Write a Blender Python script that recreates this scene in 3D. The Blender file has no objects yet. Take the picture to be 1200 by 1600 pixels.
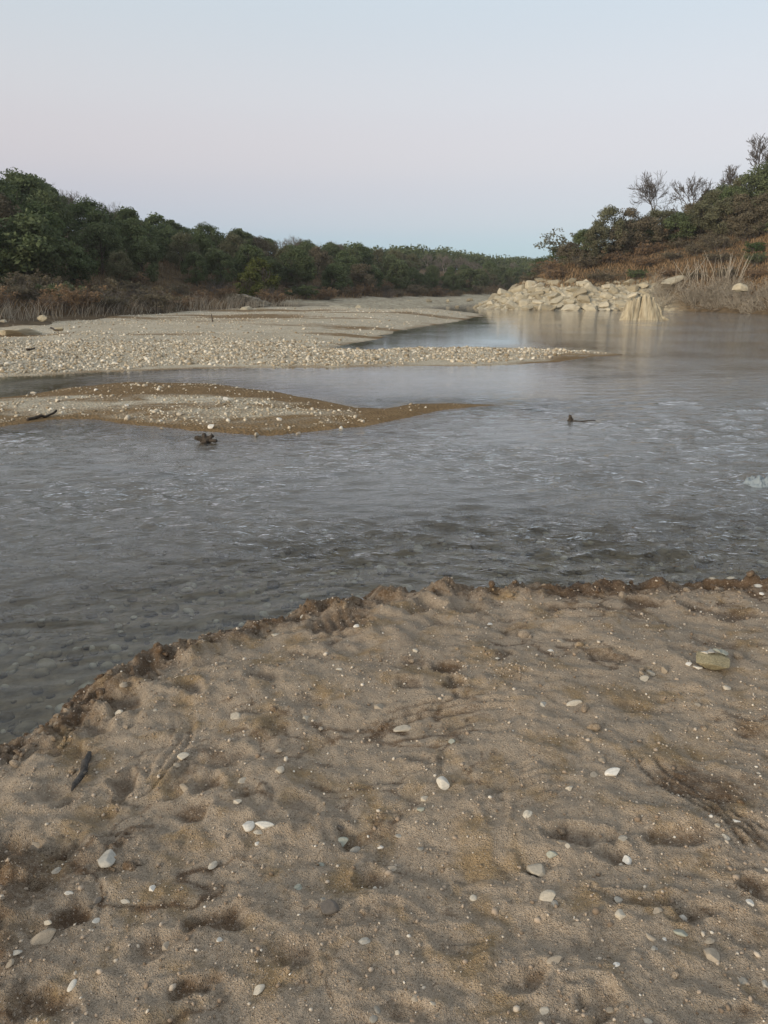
import bpy, math, numpy as np
from mathutils import Vector, Matrix, Euler

SC = bpy.context.scene
COL = SC.collection
R = math.radians
HAZE = 0.00032

# ------------------------------------------------------------------ camera, sky, sun, exposure
CAM_Z, PITCH, FPX = 1.8, R(16.26), 1200.0          # water is z = 0; focal length in pixels of the 1200x1600 photograph
cam = bpy.data.cameras.new('camera')
cam.sensor_fit = 'VERTICAL'; cam.sensor_height = 24.0; cam.lens = 24.0 * FPX / 1600.0
cam.clip_start = 0.05; cam.clip_end = 3000
camo = bpy.data.objects.new('camera', cam); COL.objects.link(camo)
camo.location = (0, 0, CAM_Z); camo.rotation_euler = (R(90) - PITCH, 0, 0)
SC.camera = camo

SUN_EL, SUN_AZ = 13.0, 226.0                          # dusk: the last glow is behind the camera, a little to its left
world = bpy.data.worlds.new('World'); SC.world = world; world.use_nodes = True
wn, wl = world.node_tree.nodes, world.node_tree.links
wn.clear()
wout = wn.new('ShaderNodeOutputWorld')
sky = wn.new('ShaderNodeTexSky'); sky.sky_type = 'NISHITA'; sky.sun_disc = False
sky.sun_elevation = R(SUN_EL); sky.sun_rotation = R(SUN_AZ); sky.ozone_density = 1.0; sky.dust_density = 0.6
bg1 = wn.new('ShaderNodeBackground'); bg1.inputs[1].default_value = 0.05
wl.new(sky.outputs[0], bg1.inputs[0])
tc = wn.new('ShaderNodeTexCoord'); sx = wn.new('ShaderNodeSeparateXYZ'); wl.new(tc.outputs['Generated'], sx.inputs[0])
mr = wn.new('ShaderNodeMapRange'); mr.inputs['From Min'].default_value = 0.0; mr.inputs['From Max'].default_value = 1.0
wl.new(sx.outputs['Z'], mr.inputs['Value'])
rp = wn.new('ShaderNodeValToRGB'); wl.new(mr.outputs[0], rp.inputs[0])
# twilight arch: slate-blue earth shadow at the horizon, the pink belt above it, pale blue higher up
stops = [(0.0, (.05, .20, .39)), (0.03, (.10, .265, .445)), (0.07, (.25, .28, .405)), (0.13, (.415, .355, .39)), (0.2, (.49, .445, .445)),
         (0.3, (.475, .50, .515)), (0.55, (.50, .53, .56)), (1.0, (.49, .525, .565))]
cr = rp.color_ramp; cr.interpolation = 'CARDINAL'
while len(cr.elements) < len(stops): cr.elements.new(0.5)
for e, (p, c) in zip(cr.elements, stops): e.position = p; e.color = (*c, 1)
bg2 = wn.new('ShaderNodeBackground'); bg2.inputs[1].default_value = 1.0; wl.new(rp.outputs[0], bg2.inputs[0])
ad = wn.new('ShaderNodeAddShader'); wl.new(bg1.outputs[0], ad.inputs[0]); wl.new(bg2.outputs[0], ad.inputs[1])
wl.new(ad.outputs[0], wout.inputs[0])

sun = bpy.data.lights.new('sun', 'SUN'); sun.energy = 3.3; sun.angle = R(26); sun.color = (1.0, .87, .70)
suno = bpy.data.objects.new('sun', sun); COL.objects.link(suno)
_az = R(SUN_AZ)
sdir = Vector((math.sin(_az) * math.cos(R(SUN_EL)), math.cos(_az) * math.cos(R(SUN_EL)), math.sin(R(SUN_EL))))   # towards the sun
suno.rotation_euler = sdir.to_track_quat('Z', 'Y').to_euler()
SC.view_settings.view_transform = 'Standard'; SC.view_settings.look = 'None'
SC.view_settings.exposure = 0.15; SC.view_settings.gamma = 1.0; SC.view_settings.use_curve_mapping = False
SC.render.engine = 'CYCLES'
SC.cycles.use_denoising = True
SC.cycles.max_bounces = 6; SC.cycles.transparent_max_bounces = 12
SC.cycles.caustics_reflective = False; SC.cycles.caustics_refractive = False

# ------------------------------------------------------------------ numbers: pixels, noise, distances
SP, CP = math.sin(PITCH), math.cos(PITCH)
def ray(u, v):
    a, b = (u - 600.0) / FPX, -(v - 800.0) / FPX
    return np.array([a, CP + b * SP, -SP + b * CP])
def P(u, v, z=0.0):
    d = ray(u, v); t = (z - CAM_Z) / d[2]
    return np.array([d[0] * t, d[1] * t, z])
def PY(u, v, y):                                     # the point of the pixel's ray at ground distance y
    d = ray(u, v); t = y / d[1]
    return np.array([d[0] * t, y, CAM_Z + d[2] * t])
def U_of(x, y, z):                                   # photograph column and row of a point
    dz = z - CAM_Z
    dep = y * CP - dz * SP
    return 600 + FPX * x / dep, 800 - FPX * (y * SP + dz * CP) / dep
def px_size(px, y): return px / FPX * y * 1.02

def _hash(ix, iy, seed):
    h = (ix.astype(np.int64) * 374761393 + iy.astype(np.int64) * 668265263 + seed * 1442695041) & 0xFFFFFFFF
    h = ((h ^ (h >> 13)) * 1274126177) & 0xFFFFFFFF
    return ((h ^ (h >> 16)) & 0xFFFF) / 65535.0
def vnoise(x, y, seed=0):
    x = np.asarray(x, float); y = np.asarray(y, float)
    ix, iy = np.floor(x), np.floor(y); fx, fy = x - ix, y - iy
    fx = fx * fx * fx * (fx * (fx * 6 - 15) + 10); fy = fy * fy * fy * (fy * (fy * 6 - 15) + 10)
    a = _hash(ix, iy, seed); b = _hash(ix + 1, iy, seed); c = _hash(ix, iy + 1, seed); d = _hash(ix + 1, iy + 1, seed)
    return (a + (b - a) * fx + (c - a) * fy + (a - b - c + d) * fx * fy) * 2 - 1
def fbm(x, y, seed=0, octv=4, gain=.5):
    s = 0; a = 1; n = 0; c, sn = math.cos(.6), math.sin(.6)
    for i in range(octv):
        s = s + a * vnoise(x, y, seed + i * 17); n += a; a *= gain
        x, y = (x * c - y * sn) * 2.03 + 5.2, (x * sn + y * c) * 2.03 + 1.7
    return s / n
def sstep(a, b, x):
    t = np.clip((x - a) / (b - a), 0, 1); return t * t * (3 - 2 * t)
def sd_poly(x, y, poly):                             # signed distance, positive inside
    x = np.asarray(x, float); y = np.asarray(y, float)
    d = np.full(x.shape, 1e18); ins = np.zeros(x.shape, bool)
    n = len(poly)
    for i in range(n):
        ax, ay = poly[i]; bx, by = poly[(i + 1) % n]
        ex, ey = bx - ax, by - ay
        t = np.clip(((x - ax) * ex + (y - ay) * ey) / (ex * ex + ey * ey + 1e-12), 0, 1)
        d = np.minimum(d, (x - ax - ex * t) ** 2 + (y - ay - ey * t) ** 2)
        c = ((ay > y) != (by > y))
        with np.errstate(divide='ignore', invalid='ignore'):
            xi = ax + (y - ay) * ex / (ey if ey != 0 else 1e-12)
        ins ^= c & (x < xi)
    d = np.sqrt(d)
    return np.where(ins, d, -d)

# ------------------------------------------------------------------ mesh helpers
def mesh_np(name, V, F, mat=None, smooth=True, attrs=None):
    V = np.asarray(V, np.float32); F = np.asarray(F, np.int32)
    me = bpy.data.meshes.new(name)
    n, k = F.shape
    me.vertices.add(len(V)); me.vertices.foreach_set('co', V.ravel())
    me.loops.add(n * k); me.loops.foreach_set('vertex_index', F.ravel())
    me.polygons.add(n); me.polygons.foreach_set('loop_start', np.arange(0, n * k, k, dtype=np.int32))
    me.polygons.foreach_set('loop_total', np.full(n, k, np.int32))
    me.polygons.foreach_set('use_smooth', np.full(n, smooth, bool))
    for an, av in (attrs or {}).items():
        a = me.attributes.new(an, 'FLOAT', 'POINT'); a.data.foreach_set('value', np.asarray(av, np.float32))
    if mat: me.materials.append(mat)
    me.update(calc_edges=True)
    return me
def link(name, me, parent=None, loc=None, rot=None, scale=None):
    o = bpy.data.objects.new(name, me); COL.objects.link(o)
    if parent: o.parent = parent
    if loc is not None: o.location = [float(q) for q in loc]
    if rot is not None: o.rotation_euler = [float(q) for q in rot]
    if scale is not None: o.scale = [float(q) for q in (scale if np.ndim(scale) else (scale,) * 3)]
    return o
def tag(o, label=None, cat=None, group=None, kind=None):
    if label: o['label'] = label
    if cat: o['category'] = cat
    if group: o['group'] = group
    if kind: o['kind'] = kind
    return o
def grid_faces(nr, nc):
    i = np.arange(nr * nc).reshape(nr, nc)
    return np.stack([i[:-1, :-1], i[:-1, 1:], i[1:, 1:], i[1:, :-1]], -1).reshape(-1, 4)
def sheet(name, x, y, z, mat, attrs=None, keep=None):
    nr, nc = x.shape
    F = grid_faces(nr, nc)
    V = np.stack([x, y, z], -1).reshape(-1, 3)
    if keep is not None:
        F = F[keep.reshape(-1)[F].any(1)]
        used = np.unique(F); m = np.full(len(V), -1); m[used] = np.arange(len(used)); V = V[used]; F = m[F]
        attrs = {k: np.asarray(v).reshape(-1)[used] for k, v in (attrs or {}).items()}
    else: attrs = {k: np.asarray(v).reshape(-1) for k, v in (attrs or {}).items()}
    # counter-clockwise seen from above
    a, b, c = V[F[0, 0]], V[F[0, 1]], V[F[0, 2]]
    if np.cross(b - a, c - a)[2] < 0: F = F[:, ::-1]
    return tag(link(name, mesh_np(name, V, F, mat, True, attrs)), kind='structure')
def fan(r0, r1, step, half, dth=None):               # grid whose cells grow with distance: fine near, coarse far
    nr = int(math.log(r1 / r0) / step) + 2; nt = int(2 * half / (dth or step)) + 2
    rr = r0 * np.exp(np.linspace(0, math.log(r1 / r0), nr)); th = np.linspace(-half, half, nt)
    return rr[:, None] * np.sin(th)[None, :], rr[:, None] * np.cos(th)[None, :]

def ico(sub):
    t = (1 + 5 ** .5) / 2
    V = [(-1, t, 0), (1, t, 0), (-1, -t, 0), (1, -t, 0), (0, -1, t), (0, 1, t), (0, -1, -t), (0, 1, -t), (t, 0, -1), (t, 0, 1), (-t, 0, -1), (-t, 0, 1)]
    F = [(0, 11, 5), (0, 5, 1), (0, 1, 7), (0, 7, 10), (0, 10, 11), (1, 5, 9), (5, 11, 4), (11, 10, 2), (10, 7, 6), (7, 1, 8), (3, 9, 4), (3, 4, 2), (3, 2, 6), (3, 6, 8), (3, 8, 9), (4, 9, 5), (2, 4, 11), (6, 2, 10), (8, 6, 7), (9, 8, 1)]
    V = [Vector(v).normalized() for v in V]
    for _ in range(sub):
        mid = {}; G = []
        def m(a, b):
            k = (min(a, b), max(a, b))
            if k not in mid: V.append(((V[a] + V[b]) / 2).normalized()); mid[k] = len(V) - 1
            return mid[k]
        for a, b, c in F:
            ab, bc, ca = m(a, b), m(b, c), m(c, a)
            G += [(a, ab, ca), (b, bc, ab), (c, ca, bc), (ab, bc, ca)]
        F = G
    return np.array([tuple(v) for v in V]), np.array(F)
ICO = {k: ico(k) for k in range(5)}
def pebble_shape(rng, sub, bump=.12, cuts=0):        # a water-worn stone; cuts > 0 gives it flat broken faces
    V, F = ICO[sub]; V = V.copy()
    k = rng.normal(size=(5, 3)) * 1.3; ph = rng.uniform(0, 6.28, 5)
    V *= (1 + bump * np.sin(V @ k.T + ph).mean(1) * 1.8)[:, None]
    for _ in range(cuts):
        n = rng.normal(size=3); n /= np.linalg.norm(n); h = rng.uniform(.5, .82) if cuts < 12 else rng.uniform(.42, .70)
        d = V @ n; o = d > h
        V[o] -= np.outer((d[o] - h) * .93, n)
    return V, F
def rot_mats(rng, n, flat=.3):                        # spin about z with a little tilt
    a = rng.uniform(0, 6.283, n); tx = rng.normal(0, flat, n); ty = rng.normal(0, flat, n)
    ca, sa, cx, sx_, cy, sy = np.cos(a), np.sin(a), np.cos(tx), np.sin(tx), np.cos(ty), np.sin(ty)
    Z = np.zeros(n); O = np.ones(n)
    Rz = np.stack([ca, -sa, Z, sa, ca, Z, Z, Z, O], -1).reshape(n, 3, 3)
    Rx = np.stack([O, Z, Z, Z, cx, -sx_, Z, sx_, cx], -1).reshape(n, 3, 3)
    Ry = np.stack([cy, Z, sy, Z, O, Z, -sy, Z, cy], -1).reshape(n, 3, 3)
    return Rx @ Ry @ Rz
def stone_field(name, rng, pos, size, sub, mat, bump=.12, flat=(.45, .75), tone=None, cuts=0):
    n = len(pos); shapes = [pebble_shape(rng, sub, bump, cuts) for _ in range(6)]; F0 = shapes[0][1]; nv = len(shapes[0][0])
    pick = rng.integers(0, 6, n); base = np.stack([s[0] for s in shapes])[pick]
    sc = np.stack([np.ones(n), rng.uniform(.6, .95, n), rng.uniform(*flat, n)], -1) * np.asarray(size)[:, None] * .5
    V = np.einsum('nij,nvj->nvi', rot_mats(rng, n), base * sc[:, None, :]) + pos[:, None, :]
    F = (F0[None] + (np.arange(n) * nv)[:, None, None]).reshape(-1, 3)
    t = rng.uniform(0, 1, n) if tone is None else tone
    return mesh_np(name, V.reshape(-1, 3), F, mat, True, {'tone': np.repeat(t, nv)})

def tubes(segs, sides=5):                             # segs: rows p0(3) p1(3) r0 r1 -> one tapered prism each
    S = np.asarray(segs, float); n = len(S)
    p0, p1, r0, r1 = S[:, :3], S[:, 3:6], S[:, 6], S[:, 7]
    d = p1 - p0; d /= np.linalg.norm(d, axis=1, keepdims=True) + 1e-12
    ref = np.where(np.abs(d[:, 2:3]) > .9, np.array([[1., 0, 0]]), np.array([[0, 0, 1.]]))
    a = np.cross(d, ref); a /= np.linalg.norm(a, axis=1, keepdims=True) + 1e-12; b = np.cross(d, a)
    th = np.arange(sides) * 2 * math.pi / sides
    ring = a[:, None] * np.cos(th)[None, :, None] + b[:, None] * np.sin(th)[None, :, None]
    V = np.concatenate([p0[:, None] + ring * r0[:, None, None], p1[:, None] + ring * r1[:, None, None]], 1).reshape(-1, 3)
    i = np.arange(sides); j = (i + 1) % sides
    f = np.stack([i, i + sides, j + sides, j], -1)
    F = (f[None] + (np.arange(n) * 2 * sides)[:, None, None]).reshape(-1, 4)
    return V, F
def sweep(pts, rad, sides=8, rng=None, rough=0.0):     # one continuous tapered tube with closed ends
    pts = np.asarray(pts, float); n = len(pts); V = []; F = []
    up = np.array([.13, .21, .97])
    for i in range(n):
        d = pts[min(i + 1, n - 1)] - pts[max(i - 1, 0)]; d /= np.linalg.norm(d)
        a = np.cross(d, up); a /= np.linalg.norm(a); b = np.cross(d, a)
        for k in range(sides):
            t = 2 * math.pi * k / sides; r = rad[i] * (1 + (rng.uniform(-rough, rough) if rng is not None else 0))
            V.append(pts[i] + (a * math.cos(t) + b * math.sin(t)) * r)
    for i in range(n - 1):
        for k in range(sides):
            k2 = (k + 1) % sides
            F.append((i * sides + k, (i + 1) * sides + k, (i + 1) * sides + k2, i * sides + k2))
    V += [pts[0], pts[-1]]; m = len(V)
    for k in range(sides):
        k2 = (k + 1) % sides
        F.append((m - 2, k, k2, k2)); F.append((m - 1, (n - 1) * sides + k2, (n - 1) * sides + k, (n - 1) * sides + k))
    F4 = [f for f in F if f[2] != f[3]]; F3 = [f[:3] for f in F if f[2] == f[3]]
    return np.array(V), F4 + F3
def mesh_py(name, V, F, mat, smooth=True):
    me = bpy.data.meshes.new(name); me.from_pydata([tuple(map(float, v)) for v in V], [], [tuple(int(q) for q in f) for f in F])
    me.polygons.foreach_set('use_smooth', [smooth] * len(me.polygons)); me.materials.append(mat); me.update(); return me

# ------------------------------------------------------------------ materials
class N:
    def __init__(s, name, rough=.9, spec=.25):
        s.m = bpy.data.materials.new(name); s.m.use_nodes = True; s.t = s.m.node_tree; s.b = s.t.nodes['Principled BSDF']
        s.b.inputs['Roughness'].default_value = rough; s.b.inputs['Specular IOR Level'].default_value = spec
    def new(s, k, **kw):
        n = s.t.nodes.new(k)
        for a, b in kw.items(): setattr(n, a, b)
        return n
    def lk(s, a, b): s.t.links.new(a, b)
    def pos(s, obj=False):
        return s.new('ShaderNodeTexCoord').outputs['Object'] if obj else s.new('ShaderNodeNewGeometry').outputs['Position']
    def noise(s, co, scale, detail=4, rough=.55, dist=0.0):
        n = s.new('ShaderNodeTexNoise'); n.inputs['Scale'].default_value = scale; n.inputs['Detail'].default_value = detail
        n.inputs['Roughness'].default_value = rough; n.inputs['Distortion'].default_value = dist; s.lk(co, n.inputs['Vector']); return n.outputs['Fac']
    def vor(s, co, scale, out='Distance', feature='F1'):
        n = s.new('ShaderNodeTexVoronoi', feature=feature); n.inputs['Scale'].default_value = scale; s.lk(co, n.inputs['Vector']); return n.outputs[out]
    def ramp(s, fac, stops):
        n = s.new('ShaderNodeValToRGB'); e = n.color_ramp.elements
        while len(e) < len(stops): e.new(.5)
        for q, (p, c) in zip(e, stops): q.position = p; q.color = (*(c if np.ndim(c) else (c, c, c)), 1)
        s.lk(fac, n.inputs[0]); return n.outputs[0]
    def mix(s, fac, a, b, blend='MIX'):
        n = s.new('ShaderNodeMix', data_type='RGBA', blend_type=blend)
        for sock, v in ((n.inputs[0], fac), (n.inputs[6], a), (n.inputs[7], b)):
            if hasattr(v, 'is_linked'): s.lk(v, sock)
            else: sock.default_value = v if not np.ndim(v) else (*v, 1)
        return n.outputs[2]
    def math(s, op, a, b=0.0):
        n = s.new('ShaderNodeMath', operation=op)
        for sock, v in ((n.inputs[0], a), (n.inputs[1], b)):
            if hasattr(v, 'is_linked'): s.lk(v, sock)
            else: sock.default_value = v
        return n.outputs[0]
    def attr(s, name):
        return s.new('ShaderNodeAttribute', attribute_name=name).outputs['Fac']
    def rnd(s): return s.new('ShaderNodeObjectInfo').outputs['Random']
    def bump(s, h, strength, dist, prev=None):
        n = s.new('ShaderNodeBump'); n.inputs['Strength'].default_value = strength; n.inputs['Distance'].default_value = dist
        s.lk(h, n.inputs['Height'])
        if prev is not None: s.lk(prev, n.inputs['Normal'])
        s.lk(n.outputs[0], s.b.inputs['Normal']); return n.outputs[0]
    def col(s, c):
        if hasattr(c, 'is_linked'): s.lk(c, s.b.inputs['Base Color'])
        else: s.b.inputs['Base Color'].default_value = (*c, 1)
        return s

def sand_material():
    n = N('sand', .93, .2); co = n.pos()
    big = n.noise(co, 2.2, 5, .6); mid = n.noise(co, 14, 5, .65); fine = n.noise(co, 160, 3, .7)
    dry = n.ramp(mid, [(.25, (.275, .210, .147)), (.5, (.372, .296, .214)), (.75, (.45, .365, .27))])
    dry = n.mix(n.ramp(big, [(.35, 0.), (.65, 1.)]), dry, (.345, .28, .206))
    och = n.ramp(n.noise(co, 5.5, 4, .6, .4), [(.51, 0.), (.66, .75)])
    dry = n.mix(och, dry, (.285, .195, .095))
    wetc = n.ramp(mid, [(.3, (.085, .052, .029)), (.7, (.155, .10, .056))])
    wet = n.math('ADD', n.attr('wet'), n.math('ADD', n.math('MULTIPLY', n.math('SUBTRACT', mid, .5), .8), n.math('MULTIPLY', n.math('SUBTRACT', n.noise(co, 45, 4, .7), .5), .7)))
    c = n.mix(n.ramp(wet, [(.2, 0.), (.62, 1.)]), dry, wetc)
    # grains: pale and dark specks of single coarse grains
    g = n.vor(co, 260, 'Color'); gs = n.new('ShaderNodeSeparateColor'); n.lk(g, gs.inputs[0])
    c = n.mix(n.ramp(fine, [(.33, .35), (.5, 0.)]), c, (.16, .11, .072))
    c = n.mix(n.ramp(gs.outputs[0], [(.0, .6), (.14, 0.), (1, 0.)]), c, (.11, .077, .052))
    c = n.mix(n.ramp(gs.outputs[1], [(.0, 0.), (.93, 0.), (.97, .5)]), c, (.48, .40, .315))
    n.col(c)
    n.lk(n.ramp(wet, [(.3, .95), (.8, .55)]), n.b.inputs['Roughness'])
    b = n.bump(mid, .5, .03); b = n.bump(n.noise(co, 55, 4, .7), .6, .012, b); b = n.bump(fine, .7, .007, b); n.bump(n.vor(co, 260), .7, .005, b)
    return n.m
def gravel_ground_material():
    n = N('gravel_ground', .95, .15); co = n.pos()
    cell = n.vor(co, 22, 'Color'); s = n.new('ShaderNodeSeparateColor'); n.lk(cell, s.inputs[0])
    big = n.noise(co, .35, 5, .6); mid = n.noise(co, 3, 5, .65)
    pale = n.ramp(s.outputs[0], [(0, (.27, .225, .155)), (.4, (.43, .375, .28)), (1, (.58, .525, .41))])
    pale = n.mix(n.ramp(big, [(.42, 0.), (.62, .7)]), pale, (.38, .325, .235))
    pale = n.mix(.5, pale, n.ramp(n.noise(co, 1.4, 6, .7), [(.3, .55), (.5, 1.0), (.7, 1.2)]), 'MULTIPLY')
    brown = n.ramp(mid, [(.3, (.125, .078, .034)), (.7, (.225, .15, .075))])
    damp = n.math('ADD', n.attr('wet'), n.math('MULTIPLY', n.math('SUBTRACT', mid, .5), 1.5))
    n.col(n.mix(n.ramp(damp, [(.12, 0.), (.85, 1.)]), pale, brown))
    b = n.bump(mid, .5, .05); n.bump(n.vor(co, 22), .8, .03, b)
    return n.m
def rubble_material():
    n = N('scrub_soil', .95, .15); co = n.pos(); nz = n.noise(co, 1.3, 5, .6)
    soil = n.ramp(nz, [(.3, (.065, .045, .026)), (.7, (.16, .115, .066))])
    cell = n.vor(co, 2.6, 'Color'); sp = n.new('ShaderNodeSeparateColor'); n.lk(cell, sp.inputs[0])
    pale = n.ramp(sp.outputs[0], [(0, (.25, .21, .145)), (1, (.46, .41, .30))])
    n.col(n.mix(n.attr('wet'), soil, pale)); n.bump(n.vor(co, 2.6), .8, .15); return n.m
def stone_material(name, stops, rough=.8, var=14, obj=False, bd=None):
    n = N(name, rough, .3); co = n.pos(obj)
    t = n.rnd() if obj else n.attr('tone')
    c = n.ramp(t, stops)
    nz = n.noise(co, var, 5, .65)
    c = n.mix(.55, c, n.ramp(nz, [(.25, .35), (.5, .95), (.8, 1.15)]), 'MULTIPLY')
    n.col(c); n.bump(n.noise(co, var * 2.5, 4, .6), .35, bd or .25 / var)
    return n.m
def plain(name, c0, c1, scale, rough=.9, bump=.4, obj=False, stretch=None, detail=5):
    n = N(name, rough, .2); co = n.pos(obj)
    if stretch:
        mp = n.new('ShaderNodeMapping'); mp.inputs['Scale'].default_value = stretch; n.lk(co, mp.inputs[0]); co = mp.outputs[0]
    nz = n.noise(co, scale, detail, .6)
    n.col(n.ramp(nz, [(.3, c0), (.7, c1)])); n.bump(nz, bump, .3 / scale)
    return n.m
def leaf_material(name, dark, light, hue, trans=.35):
    m = bpy.data.materials.new(name); m.use_nodes = True
    n = N.__new__(N); n.m = m; n.t = m.node_tree; n.b = n.t.nodes['Principled BSDF']
    n.b.inputs['Roughness'].default_value = .75; n.b.inputs['Specular IOR Level'].default_value = .25
    c = n.mix(n.attr('tone'), dark, light)
    c = n.mix(n.math('MULTIPLY', n.rnd(), .6), c, hue)
    n.col(c)
    tr = n.new('ShaderNodeBsdfTranslucent'); n.lk(c, tr.inputs[0])
    mx = n.new('ShaderNodeMixShader'); mx.inputs[0].default_value = trans
    n.lk(n.b.outputs[0], mx.inputs[1]); n.lk(tr.outputs[0], mx.inputs[2])
    n.lk(mx.outputs[0], n.t.nodes['Material Output'].inputs[0])
    return m
def water_material():
    m = bpy.data.materials.new('river_water'); m.use_nodes = True; t = m.node_tree; t.nodes.clear()
    n = N.__new__(N); n.m = m; n.t = t
    out = n.new('ShaderNodeOutputMaterial'); co = n.pos()
    calm = n.attr('calm')
    mp = n.new('ShaderNodeMapping'); mp.inputs['Scale'].default_value = (.5, 1.0, 1.0); mp.inputs['Rotation'].default_value = (0, 0, .15); n.lk(co, mp.inputs[0])
    h1 = n.noise(mp.outputs[0], 9, 4, .6, .4); h2 = n.noise(mp.outputs[0], 34, 2, .5)
    b1 = n.new('ShaderNodeBump'); b1.inputs['Distance'].default_value = .05; n.lk(h1, b1.inputs['Height'])
    n.lk(n.math('MULTIPLY', calm, 1.0), b1.inputs['Strength'])
    b2 = n.new('ShaderNodeBump'); b2.inputs['Distance'].default_value = .012; n.lk(h2, b2.inputs['Height']); n.lk(b1.outputs[0], b2.inputs['Normal'])
    n.lk(n.math('MULTIPLY', calm, .5), b2.inputs['Strength'])
    h3 = n.noise(mp.outputs[0], 2.6, 3, .6, .5)
    b3 = n.new('ShaderNodeBump'); b3.inputs['Distance'].default_value = .10; n.lk(h3, b3.inputs['Height']); n.lk(b2.outputs[0], b3.inputs['Normal'])
    n.lk(n.math('MULTIPLY', calm, .22), b3.inputs['Strength'])
    nor = b3.outputs[0]
    fr = n.new('ShaderNodeFresnel'); fr.inputs[0].default_value = 1.333; n.lk(nor, fr.inputs['Normal'])
    gl = n.new('ShaderNodeBsdfGlossy'); gl.inputs['Roughness'].default_value = .035; gl.inputs['Color'].default_value = (1, 1, 1, 1); n.lk(nor, gl.inputs['Normal'])
    tr = n.new('ShaderNodeBsdfTransparent'); tr.inputs[0].default_value = (.90, .90, .84, 1)
    di = n.new('ShaderNodeBsdfDiffuse'); di.inputs[0].default_value = (.225, .218, .205, 1)      # suspended silt
    m1 = n.new('ShaderNodeMixShader'); n.lk(n.attr('murk'), m1.inputs[0]); n.lk(tr.outputs[0], m1.inputs[1]); n.lk(di.outputs[0], m1.inputs[2])
    m2 = n.new('ShaderNodeMixShader'); n.lk(fr.outputs[0], m2.inputs[0]); n.lk(m1.outputs[0], m2.inputs[1]); n.lk(gl.outputs[0], m2.inputs[2])
    n.lk(m2.outputs[0], out.inputs[0])
    return m

M = dict(
    sand=sand_material(), gravel=gravel_ground_material(), water=water_material(),
    bed=plain('river_bed', (.13, .10, .062), (.34, .27, .18), 9, .9, .5),
    grit=stone_material('grit', [(0, (.16, .115, .075)), (.3, (.32, .245, .175)), (.7, (.42, .34, .255)), (.94, (.56, .49, .39)), (1, (.68, .63, .54))], var=40),
    stones=stone_material('bar_stones', [(0, (.23, .175, .105)), (.35, (.38, .315, .22)), (.75, (.51, .45, .345)), (1, (.68, .63, .525))], var=9),
    bedstones=stone_material('bed_stones', [(0, (.15, .11, .065)), (.6, (.38, .31, .21)), (1, (.62, .56, .45))], var=12),
    hill_rubble=rubble_material(), rubble=plain('grey_rubble', (.11, .095, .07), (.27, .24, .185), 3, .95, .6),
    hill=plain('hill_soil', (.065, .045, .026), (.16, .115, .066), 1.3),
    scrub=leaf_material('dry_grass', (.12, .082, .045), (.30, .215, .125), (.24, .155, .082)),
    slopegrass=leaf_material('slope_grass', (.175, .118, .064), (.36, .25, .14), (.31, .195, .105)),
    reed=leaf_material('dead_reed', (.30, .255, .19), (.55, .49, .40), (.42, .36, .28)),
    green=leaf_material('evergreen_leaf', (.056, .080, .032), (.140, .182, .076), (.122, .134, .072)),
    olive=leaf_material('olive_leaf', (.090, .092, .050), (.190, .188, .106), (.150, .138, .088)),
    bright=leaf_material('green_growth', (.03, .06, .018), (.075, .13, .035), (.06, .10, .03)),
    yellow=leaf_material('yellow_leaf', (.07, .085, .018), (.17, .18, .045), (.12, .12, .04)),
    brownleaf=leaf_material('brown_leaf', (.10, .084, .052), (.215, .182, .118), (.17, .14, .093)),
    russet=leaf_material('russet_leaf', (.135, .088, .050), (.30, .20, .112), (.24, .16, .095)),
    twig=leaf_material('grey_twig', (.11, .094, .08), (.24, .21, .185), (.18, .155, .135), .05),
    darktwig=leaf_material('dark_twig', (.055, .045, .038), (.12, .10, .085), (.09, .075, .062), .03),
    bark=plain('bark', (.045, .036, .028), (.13, .11, .088), 9, obj=True),
    palewood=leaf_material('pale_dead_wood', (.22, .185, .14), (.44, .39, .31), (.34, .29, .22), .05),
    boulder=stone_material('limestone', [(0, (.29, .245, .165)), (.5, (.385, .335, .235)), (1, (.48, .425, .315))], .9, 2.2, True),
    stump=plain('bleached_stump', (.22, .175, .11), (.52, .455, .32), 2.2, .9, .6, True, (3.0, 3.0, .5)),
    driftwood=plain('dark_driftwood', (.022, .017, .013), (.085, .068, .052), 30, .8, .5, True),
    stick=plain('weathered_stick', (.030, .027, .024), (.10, .09, .08), 60, .85, .5, True, (1, 1, .15)),
    olive_rock=plain('algae_rock', (.15, .125, .07), (.36, .315, .20), 14, .8, .35, True),
    p_white=stone_material('white_pebble', [(0, (.56, .52, .44)), (1, (.70, .66, .58))], .7, 2.2, True, .004),
    p_cream=stone_material('cream_pebble', [(0, (.42, .365, .28)), (1, (.54, .48, .38))], .75, 2.2, True, .004),
    p_tan=stone_material('tan_pebble', [(0, (.28, .225, .16)), (1, (.39, .33, .25))], .8, 2.2, True, .004),
    p_grey=stone_material('grey_pebble', [(0, (.27, .245, .20)), (1, (.40, .375, .32))], .7, 2.2, True, .004),
    p_green=stone_material('greenish_pebble', [(0, (.275, .28, .225)), (1, (.37, .37, .30))], .7, 2.2, True, .004),
    p_dark=stone_material('dark_pebble', [(0, (.13, .11, .09)), (1, (.19, .165, .135))], .65, 2.2, True, .004),
)

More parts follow.
